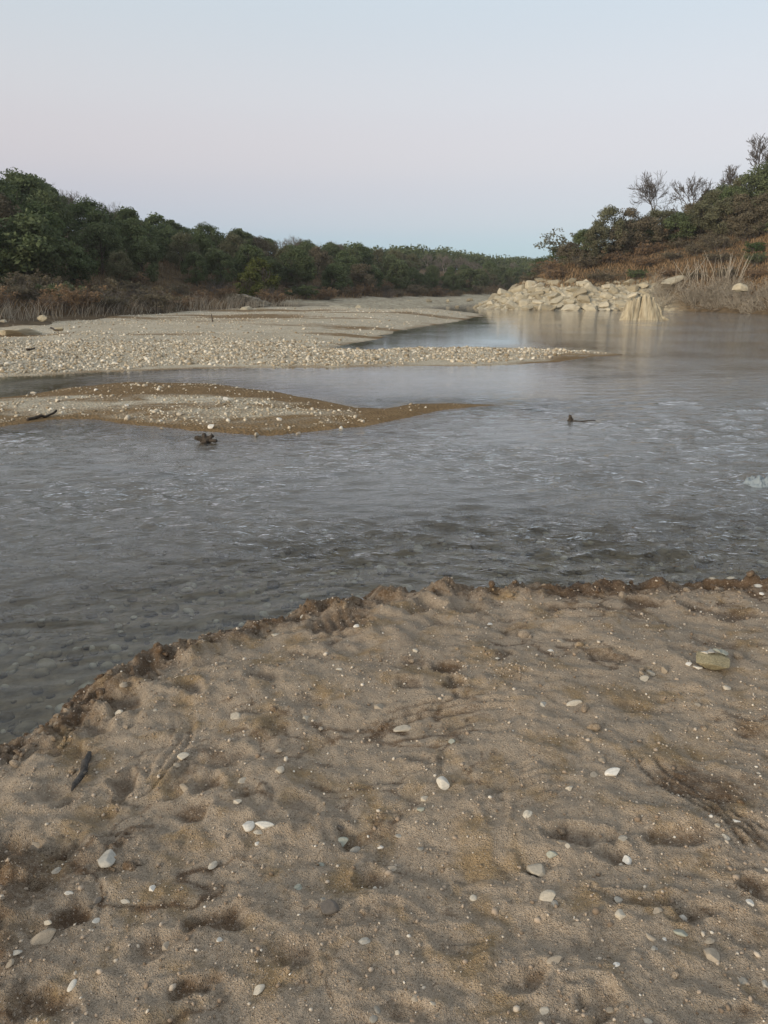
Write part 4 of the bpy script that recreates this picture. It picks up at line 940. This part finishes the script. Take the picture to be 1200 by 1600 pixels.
def dome_clumps(rng, n, w, h0, h1):
    t = rng.uniform(0, 6.28, n); f = rng.uniform(0, 1, n) ** .8
    prof = np.sin(np.clip(f * .88 + .12, 0, 1) * math.pi) ** .6
    rad = w * .5 * prof * rng.uniform(.35, 1.0, n) ** .5
    return np.stack([rad * np.cos(t), rad * np.sin(t), h0 + (h1 - h0) * f], -1)
def leafy_tree(kind, mat, w=5.4, h=6.0, low=.9, n=46, per=95, size=.15, cr=(.45, .95), trunk=.16):
    C = dome_clumps(rngT, n, w * .86, low, h - .5); C[:, 0] += rngT.normal(0, .25); Rr = rngT.uniform(*cr, n)
    V, F, t = leaves(rngT, C, Rr, per, size)
    crown = mesh_np('crown', V, F, M[mat], False, {'tone': t})
    segs = []; branches(rngT, (0, 0, -.4), (rngT.normal(0, .12), rngT.normal(0, .12), 1), h * .46, trunk, 0, segs, (5, 3), .12, .5, .25)
    return (kind, wood_mesh('trunk', segs, M['bark'], 1, .02), crown, h)
def bare_tree(kind, w=.75, h=6.0, kids=(5, 5, 4, 4), trunk=.15, up=.18, rmin=.014, bole=.48, mat='twig'):
    segs = []; tips = []
    branches(rngT, (0, 0, -.4), (rngT.normal(0, .08), rngT.normal(0, .08), 1), h * bole, trunk, 0, segs, kids, .13, w, up, .55, tips)
    A = np.array(segs); top = A[:, 5].max(); low = [s for s in segs if s[8] < 2]; hi = [s for s in segs if s[8] >= 2]
    V = None
    hm = wood_mesh('crown', hi, M[mat], 1, rmin)
    return (kind, wood_mesh('trunk', low, M[mat], 1, .03), hm, top)
GREEN = [leafy_tree('evergreen_tree', 'green', n=56, per=120, size=.125) for _ in range(4)] + [leafy_tree('evergreen_tree', 'green', 4.6, 5.4, .4, 50, 100)]
OLIVE = [leafy_tree('oak_tree', 'olive', 5.2, 6.2, 1.0, 54, 125, .11, (.45, .85)) for _ in range(3)]
BROWN = [leafy_tree('brown_tree', 'brownleaf', 4.8, 5.6, .7, 50, 110, .105, (.42, .85)) for _ in range(2)]
BARE = [bare_tree('bare_tree', .62, 6.0, (6, 6, 5, 4), .15, .16, .011) for _ in range(4)]
YEL = [leafy_tree('yellow_tree', 'yellow', 3.0, 3.2, .3, 22, 80, .13, (.35, .6), .08)]
SPARSE = [leafy_tree('sparse_tree', 'olive', 6.5, 6.0, 2.0, 34, 22, .14, (.35, .6))]
def plant(proto, p, height, rot, label, cat, group=None, wide=1.0, name=None, lean=0):
    kind, trunk, crown, h0 = proto; s = height / h0
    root = tag(link(name or kind, None, None, p, (lean, 0, rot), (s * wide, s * wide, s)), label, cat, group)
    link('trunk', trunk, root); link('crown', crown, root)
    return root

# the wood on the left: one tree at a time
rng = np.random.default_rng(201); pts = []
for tries in range(9000):
    x = rng.uniform(-75, 45); y = rng.uniform(42, 190)
    ua = 600 + 1200 * x / y
    if ua < -130 or ua > 800: continue
    sd = float(sd_poly(np.array([x]), np.array([y]), BANKL)[0])
    lo = 7.5 if y < 80 else 6; hi = 44 if y < 90 else 27 if y < 130 else 18
    if not lo < sd < hi: continue
    gap = (2.4 if y < 95 else 2.9 if y < 140 else 3.7) * (1.0 if sd < 26 else 1.2)
    if any((x - q[0]) ** 2 + (y - q[1]) ** 2 < gap * gap for q in pts): continue
    pts.append((x, y, sd, lo, hi))
PT = np.array(pts); Z = bankl(PT[:, 0], PT[:, 1])[0]
items = []
for (x, y, sd, lo, hi), z in zip(pts, Z):
    r = rng.uniform(); patch = float(vnoise(x * .06, y * .06, 301)); f = (sd - lo) / (hi - lo)
    if r < .52 + .22 * patch: pool = 'g'
    elif r < .75: pool = 'o'
    elif r < .80: pool = 'b'
    else: pool = 'n' if f > .4 else 'g'
    if f > .55 and rng.uniform() < .22: pool = 'n'
    items.append([pool, x, y, z, f, rng.uniform(2.8, 5.4) * float(np.interp(600 + 1200 * x / y, [0, 150, 300, 700], [1.0, .86, .74, .74]))])
items.append(['y', *PY(404, 462, 66)[:2], None, .05, 3.4]); items.append(['y', *PY(386, 464, 62)[:2], None, .05, 2.6]); items.append(['y', *PY(475, 462, 80)[:2], None, .05, 3.0])
KN = {'g': ('dark evergreen', 'tree', GREEN), 'o': ('olive-green oak', 'tree', OLIVE), 'b': ('brown-leaved', 'tree', BROWN), 'n': ('grey leafless', 'tree', BARE), 'y': ('yellow-green', 'tree', YEL)}
ROW = ['at the foot of the wooded slope', 'halfway up the wooded slope', 'on the skyline of the wooded slope']
cnt = {}
for it in items:
    if it[3] is None: it[3] = float(bankl(np.array([it[1]]), np.array([it[2]]))[0][0])
items.sort(key=lambda q: U_of(q[1], q[2], q[3])[0])
for pool, x, y, z, f, h in items:
    row = 0 if f < .33 else 1 if f < .66 else 2
    k = cnt[pool, row] = cnt.get((pool, row), -1) + 1
    nm, cat, protos = KN[pool]
    plant(protos[int(rng.integers(len(protos)))], (x, y, z - .15), h, rng.uniform(0, 6.28), f'{nm} tree {ROW[row]}, {nth(k)} from the left', cat, 'trees of the wooded slope', rng.uniform(.92, 1.25))

# the far wood where the river bends away: one mass
rng = np.random.default_rng(222); C = []; Rr = []
for tries in range(5000):
    x = rng.uniform(-30, 190); y = rng.uniform(150, 480); ua = 600 + 1200 * x / y
    if not (350 < ua < 1000): continue
    sd = float(sd_poly(np.array([x]), np.array([y]), BANKL)[0])
    if not (4 if y > 190 else 22) < sd < 44: continue
    z = float(bankl(np.array([x]), np.array([y]))[0][0]); h = rng.uniform(2.6, 4.6)
    for k in range(7): C.append((x + rng.normal(0, 1.3), y + rng.normal(0, 1.3), z + h * rng.uniform(.2, .9))); Rr.append(rng.uniform(.8, 1.7))
C = np.array(C); tn = np.repeat(rng.uniform(.1, .95, len(C) // 7), 7) + rng.normal(0, .1, len(C))
V, F, t = leaves(rng, C, np.array(Rr), 34, .30, .85, np.clip(tn, 0, 1) * .55)
tag(link('distant_wood', mesh_np('distant_wood', V, F, M['green'], False, {'tone': t})), 'hazy green wood far off where the river bends away', 'wood', kind='stuff')

# brush along its foot
def shrub(mat, n=70, h=1.8, w=1.5, leaf=0, twigr=.010, lean=.0, seed=None):
    rg = rngT; segs = []
    for i in range(n):
        a = rg.uniform(0, 6.28); s = rg.uniform(0, .3) * w; p = np.array([s * math.cos(a), s * math.sin(a), -.1])
        d = np.array([math.cos(a) * rg.uniform(.1, .7) + lean, math.sin(a) * rg.uniform(.1, .7), 1.0]); L = h * rg.uniform(.55, 1.05)
        for k in range(4):
            d2 = d + rg.normal(0, .16, 3); d2 /= np.linalg.norm(d2); q = p + d2 * L / 4
            segs.append((*p, *q, twigr * (1 - k * .18), twigr * (.82 - k * .18), 3)); p = q; d = d2
            if k: 
                for _ in range(2):
                    e = d2 + rg.normal(0, .6, 3); e /= np.linalg.norm(e); q2 = p + e * L * rg.uniform(.12, .3); segs.append((*p, *q2, twigr * .6, twigr * .3, 4))
    A = np.array(segs); V, F = tubes(A[:, :8], 3); t = np.repeat(rg.uniform(0, 1, len(A)), 6)
    stems = mesh_np('stems', V, F, M[mat if not leaf else 'twig'], True, {'tone': t})
    foliage = None
    if leaf:
        Cc = A[A[:, 8] == 4][:, 3:6]; Cc = Cc[rg.permutation(len(Cc))[:90]]
        V, F, t = leaves(rg, Cc, np.full(len(Cc), .24 * h / 1.8), leaf, .075)
        foliage = mesh_np('foliage', V, F, M[mat], False, {'tone': t})
    return stems, foliage, h
SH = {'brown': [shrub('brownleaf', leaf=26) for _ in range(3)], 'russet': [shrub('russet', leaf=26) for _ in range(3)], 'grey': [shrub('twig', 90) for _ in range(3)], 'pale': [shrub('palewood', 40, 1.7, 1.6, 0, .016) for _ in range(3)],
      'green': [shrub('bright', leaf=34) for _ in range(2)], 'dark': [shrub('green', leaf=40) for _ in range(2)]}
def bush(kind, p, h, rot, lab, group, wide=1.3, name='shrub', lean=(0, 0)):
    st_, fo, h0 = SH[kind][int(rngT.integers(len(SH[kind])))]; s = h / h0
    root = tag(link(name, None, None, p, (lean[0], lean[1], rot), (s * wide, s * wide, s)), lab, 'shrub', group)
    link('stems', st_, root)
    if fo: link('foliage', fo, root)
rng = np.random.default_rng(230); L = []; pts = []
for tries in range(7000):
    x = rng.uniform(-45, 26); y = rng.uniform(30, 130); ua = 600 + 1200 * x / y
    if not -120 < ua < 790: continue
    sd = float(sd_poly(np.array([x]), np.array([y]), BANKL)[0])
    if not (.5 if y < 60 else 3.6) < sd < (8.5 if y < 85 else 9): continue
    gap = 1.75 if y < 55 else 2.2 if y < 80 else 3.2
    if any((x - q[0]) ** 2 + (y - q[1]) ** 2 < gap * gap for q in pts): continue
    pts.append((x, y)); r = rng.uniform()
    kind = 'grey' if r < .14 else 'russet' if r < (.34 if ua < 250 else .52) else 'brown' if r < .92 else 'dark'
    if sd < 2.6 and rng.uniform() < .5 and y < 60: kind = 'pale'
    z = float(bankl(np.array([x]), np.array([y]))[0][0]); L.append((ua, kind, x, y, z, rng.uniform(.6, 1.25) * (.75 if kind == 'pale' else 1.25 if ua < 170 else 1.0)))
L.sort(); cnt = {}
SN = {'grey': 'grey twiggy', 'russet': 'rusty brown', 'brown': 'dull brown', 'dark': 'dark green', 'pale': 'pale dead leafless', 'green': 'fresh green'}
for ua, kind, x, y, z, h in L:
    k = cnt[kind] = cnt.get(kind, -1) + 1
    bush(kind, (x, y, z), h, rng.uniform(0, 6.28), f'{SN[kind]} shrub below the wood, {nth(k)} such from the left', 'brush below the wooded slope', rng.uniform(1.1, 1.7))
# dead reeds: pale leaning stalks at the gravel's edge
def blades(rng, n, box, f, ok, h, w, lean, mat, name, lab, cat):
    x = rng.uniform(box[0], box[1], n); y = rng.uniform(box[2], box[3], n); z, sd = f(x, y); ua = 600 + 1200 * x / y
    m = ok(x, y, sd, ua); x, y, z = x[m], y[m], z[m]; n = len(x)
    hh = h * rng.uniform(.5, 1.15, n); a = rng.uniform(0, 6.28, n); wx, wy = np.cos(a) * w, np.sin(a) * w
    lx, ly = rng.normal(lean, .42, n) * hh, rng.normal(0, .28, n) * hh
    b0 = np.stack([x - wx, y - wy, z - .05], -1); b1 = np.stack([x + wx, y + wy, z - .05], -1)
    m0 = np.stack([x + lx * .4 - wx * .7, y + ly * .4 - wy * .7, z + hh * .55], -1); m1 = np.stack([x + lx * .4 + wx * .7, y + ly * .4 + wy * .7, z + hh * .55], -1)
    tp = np.stack([x + lx, y + ly, z + hh], -1)
    V = np.stack([b0, b1, m1, m0, tp + np.stack([wx, wy, wx * 0], -1) * .15, tp - np.stack([wx, wy, wx * 0], -1) * .15], 1).reshape(-1, 3)
    q = np.arange(n)[:, None] * 6
    F = np.concatenate([q + np.array([0, 1, 2, 3]), q + np.array([3, 2, 4, 5])])
    return tag(link(name, mesh_np(name, V, F, M[mat], False, {'tone': np.repeat(rng.uniform(0, 1, n), 6)})), lab, cat, kind='stuff')
rng = np.random.default_rng(240)
blades(rng, 16000, (-34, -3, 26, 66), bankl, lambda x, y, sd, u: (sd > -.3) & (sd < 1.6 + .8 * vnoise(x * .5, y * .5, 8)) & (u < 470), .80, .011, .25, 'reed', 'dead_reeds', 'pale dead reed stalks along the edge of the gravel', 'reeds')
blades(rng, 110000, (-60, 40, 27, 150), bankl, lambda x, y, sd, u: (sd > np.where(y < 60, .8, 3.6)) & (sd < 15) & (u > -130) & (u < 820), .50, .030, .1, 'scrub', 'dry_grass', 'brown dry grass under the brush below the wood', 'grass')
rng = np.random.default_rng(250)
blades(rng, 150000, (9, 62, 38, 112), bankr, lambda x, y, sd, u: (sd > 3.2 - 2.0 * (x > 25)) & (u > 740) & (u < 1330), .30, .04, -.1, 'slopegrass', 'dry_grass', 'rust-brown dry grass covering the slope above the rock pile', 'grass')

# ------------------------------------------------------------------ the slope on the right
rng = np.random.default_rng(260)
def at_r(u, v, y0=45, y1=125):
    q = hit(u, v, bankr, y0, y1)
    return q
GR = 'trees on the scrub slope'
SLOPE = [('g', 846, 418, 38, 44, 'dark round evergreen at the low end of the scrub slope'), ('s', 880, 412, 70, 78, 'thin-leaved airy tree rising behind the lowest evergreens of the scrub slope'),
         ('g', 872, 416, 44, 46, 'dark evergreen in front of the thin-leaved airy tree'), ('g', 914, 408, 48, 52, 'dark evergreen right of the thin-leaved airy tree'),
         ('o', 948, 402, 76, 66, 'olive tree with a brown twiggy crown on the scrub slope'), ('b', 975, 396, 70, 60, 'brown tree behind the olive one on the scrub slope'), ('g', 1000, 388, 44, 54, 'low dark evergreen below the tall leafless tree'),
         ('t', 1026, 354, 98, 56, 'tall slender leafless tree standing clear against the sky'), ('n', 1076, 362, 82, 84, 'broad grey leafless tree right of the tall slender one'), ('o', 1040, 376, 46, 60, 'low olive tree under the tall slender leafless tree'),
         ('b', 1075, 372, 52, 62, 'brown tree below the broad grey leafless one'), ('o', 1110, 362, 60, 64, 'olive tree in the middle of the scrub slope'), ('g', 1140, 358, 62, 60, 'dark evergreen high on the scrub slope'),
         ('g', 1178, 352, 84, 74, 'big dark evergreen near the right edge of the slope'), ('n', 1148, 318, 66, 84, 'leafless spreading tree high on the slope by the right edge'), ('n', 1196, 290, 88, 90, 'leafless crooked tree at the top right corner'),
         ('o', 1208, 330, 78, 70, 'olive tree at the right edge of the slope'), ('g', 1245, 320, 84, 80, 'dark evergreen just beyond the right edge'), ('b', 1110, 345, 46, 60, 'brown tree behind the middle olive tree'), ('o', 985, 376, 40, 56, 'small olive tree behind the low dark evergreen'), ('b', 1160, 372, 50, 60, 'brown low tree before the big dark evergreen')]
for kd, u, v, hpx, wpx in [('o', 930, 410, 56, 50), ('b', 960, 404, 50, 54), ('b', 1010, 392, 52, 60), ('o', 1020, 380, 50, 60), ('g', 1060, 380, 46, 60), ('o', 1090, 376, 56, 64), ('o', 1128, 372, 60, 66), ('b', 1150, 366, 60, 66),
                           ('o', 1165, 345, 66, 70), ('g', 1120, 350, 56, 62), ('b', 1190, 360, 56, 70), ('o', 1225, 350, 70, 76), ('g', 1215, 318, 70, 74), ('b', 890, 414, 36, 44)]:
    SLOPE.append((kd, u, v, hpx, wpx, None))
TALL = [bare_tree('bare_tree', .55, 7.0, (7, 6, 5, 4), .17, .16, .019, .62, 'darktwig')]
RBARE = [bare_tree('bare_tree', .62, 6.0, (6, 6, 5, 4), .17, .16, .018, .48, 'darktwig') for _ in range(3)]
POOL = {'g': GREEN, 'o': OLIVE, 'b': BROWN, 'n': RBARE, 's': SPARSE, 't': TALL}
SLOPE.sort(key=lambda q: q[1]); cnt = {}
for kd, u, v, hpx, wpx, lab in SLOPE:
    if lab is None: k = cnt[kd] = cnt.get(kd, -1) + 1; lab = f'{KN[kd][0]} tree filling the grove on the scrub slope, {nth(k)} such from the left'
    q = at_r(u, v)
    if q is None:
        q = PY(u, v, 92); q[2] = min(q[2], float(bankr(np.array([q[0]]), np.array([92.]))[0][0]))
    pool = POOL[kd]; pr = pool[int(rng.integers(len(pool)))]; h = hpx / FPX * q[1]
    wide = np.clip((wpx / FPX * q[1]) / (h * .88), .55, 1.5) if kd not in 'nt' else 1.0
    plant(pr, (q[0], q[1], q[2] - .15), h, rng.uniform(0, 6.28), lab, 'tree', GR, wide)
L = []; pts = []
for tries in range(2600):
    u = rng.uniform(770, 1290); top = np.interp(u, [770, 830, 900, 1000, 1100, 1200, 1290], [452, 418, 404, 384, 362, 345, 330]); bot = np.interp(u, [770, 860, 1000, 1060, 1200, 1290], [458, 447, 440, 438, 440, 440])
    v = rng.uniform(top, bot); q = at_r(u, v)
    if q is None: continue
    if any((q[0] - p[0]) ** 2 + (q[1] - p[1]) ** 2 < (2.3 - .6 * (v < (top + bot) / 2)) ** 2 for p in pts): continue
    pts.append(q); r = rng.uniform(); hi = (bot - v) / (bot - top + 1e-6)
    kind = 'russet' if r < .60 - .25 * hi else 'brown' if r < .94 else 'dark'
    if 1140 < u < 1290 and 380 < v < 404: kind = 'green'
    L.append((u, kind, q, rng.uniform(.55, 1.0) + .5 * hi, hi))
L.sort(key=lambda q: q[0]); cnt = {}
for u, kind, q, h, hi in L:
    row = 'upper' if hi > .5 else 'lower'; k = cnt[kind, row] = cnt.get((kind, row), -1) + 1
    bush(kind, q - (0, 0, .05), h, rng.uniform(0, 6.28), f'{SN[kind]} shrub on the {row} slope above the rocks, {nth(k)} such from the left', 'shrubs on the scrub slope', rng.uniform(1.2, 1.8))
# tangled dead brush and a stand of pale reeds at the water's edge
L = []
for i in range(44):
    u = rng.uniform(1022, 1260); v = rng.uniform(452, np.interp(u, [1050, 1130, 1200, 1260], [478, 484, 492, 498])); q = at_r(u, v, 36, 80)
    if q is not None: L.append((u, q))
L.sort(key=lambda t: t[0])
for i, (u, q) in enumerate(L):
    bush('pale', q - (0, 0, .05), rng.uniform(.7, 1.5), rng.uniform(0, 6.28), f'pale dead bush at the water edge past the stump, {nth(i)} from the left', 'dead brush at the water edge', rng.uniform(1.2, 1.9), 'dead_bush', (rng.normal(.2, .45), rng.normal(-.25, .5)))
for i, (u, v, hpx, n) in enumerate([(1078, 448, 46, 12), (1100, 446, 40, 10), (1128, 448, 52, 15), (1143, 446, 46, 12)]):
    q = at_r(u, v, 40, 90)
    o = tag(link('reed_clump', None, None, q), f'clump of tall pale dead reeds past the rock pile, {nth(i)} from the left', 'reeds', 'tall pale reeds past the rock pile')
    for k in range(n):
        b = np.array([rng.normal(0, .38), rng.normal(0, .3), -.1]); h = hpx / FPX * q[1] * rng.uniform(.55, 1.05); lx = rng.normal(.05, .30)
        V, F = sweep([b, b + (lx * h * .4, 0, h * .5), b + (lx * h, rng.normal(0, .1), h)], [.024, .019, .008], 5)
        me = mesh_py('stalk', V, F, M['palewood']); a_ = me.attributes.new('tone', 'FLOAT', 'POINT'); a_.data.foreach_set('value', np.full(len(V), rng.uniform(.3, 1), np.float32))
        link('stalk', me, o)
# grey mound of rubble at the foot of the wood
q = hit(378, 482, bankl, 40, 90)
if q is not None:
    o = link('rubble_mound', rock_mesh('rubble_mound', np.random.default_rng(6), M['rubble'], 4, 6, .2, .22), None, (q[0], q[1] + 4, q[2] + .1), (0, 0, .3), (2.0, 1.4, .75)); tag(o, 'grey rocky mound at the foot of the wood behind the far bar', 'mound')

# ------------------------------------------------------------------ thin evening haze over the whole place
V = np.array([(x_, y_, z_) for z_ in (-2.0, 34.0) for y_ in (-310.0, 1110.0) for x_ in (-910.0, 910.0)])
F = np.array([(0, 2, 3, 1), (4, 5, 7, 6), (0, 1, 5, 4), (2, 6, 7, 3), (0, 4, 6, 2), (1, 3, 7, 5)])
hm = bpy.data.materials.new('haze'); hm.use_nodes = True; ht = hm.node_tree; ht.nodes.clear()
ho = ht.nodes.new('ShaderNodeOutputMaterial'); hv = ht.nodes.new('ShaderNodeVolumePrincipled')
hv.inputs['Color'].default_value = (.86, .89, .92, 1); hv.inputs['Density'].default_value = HAZE
ht.links.new(hv.outputs[0], ho.inputs['Volume'])
tag(link('haze', mesh_np('haze', V, F, hm, False)), 'thin pale evening haze over the river valley', 'haze', kind='stuff')
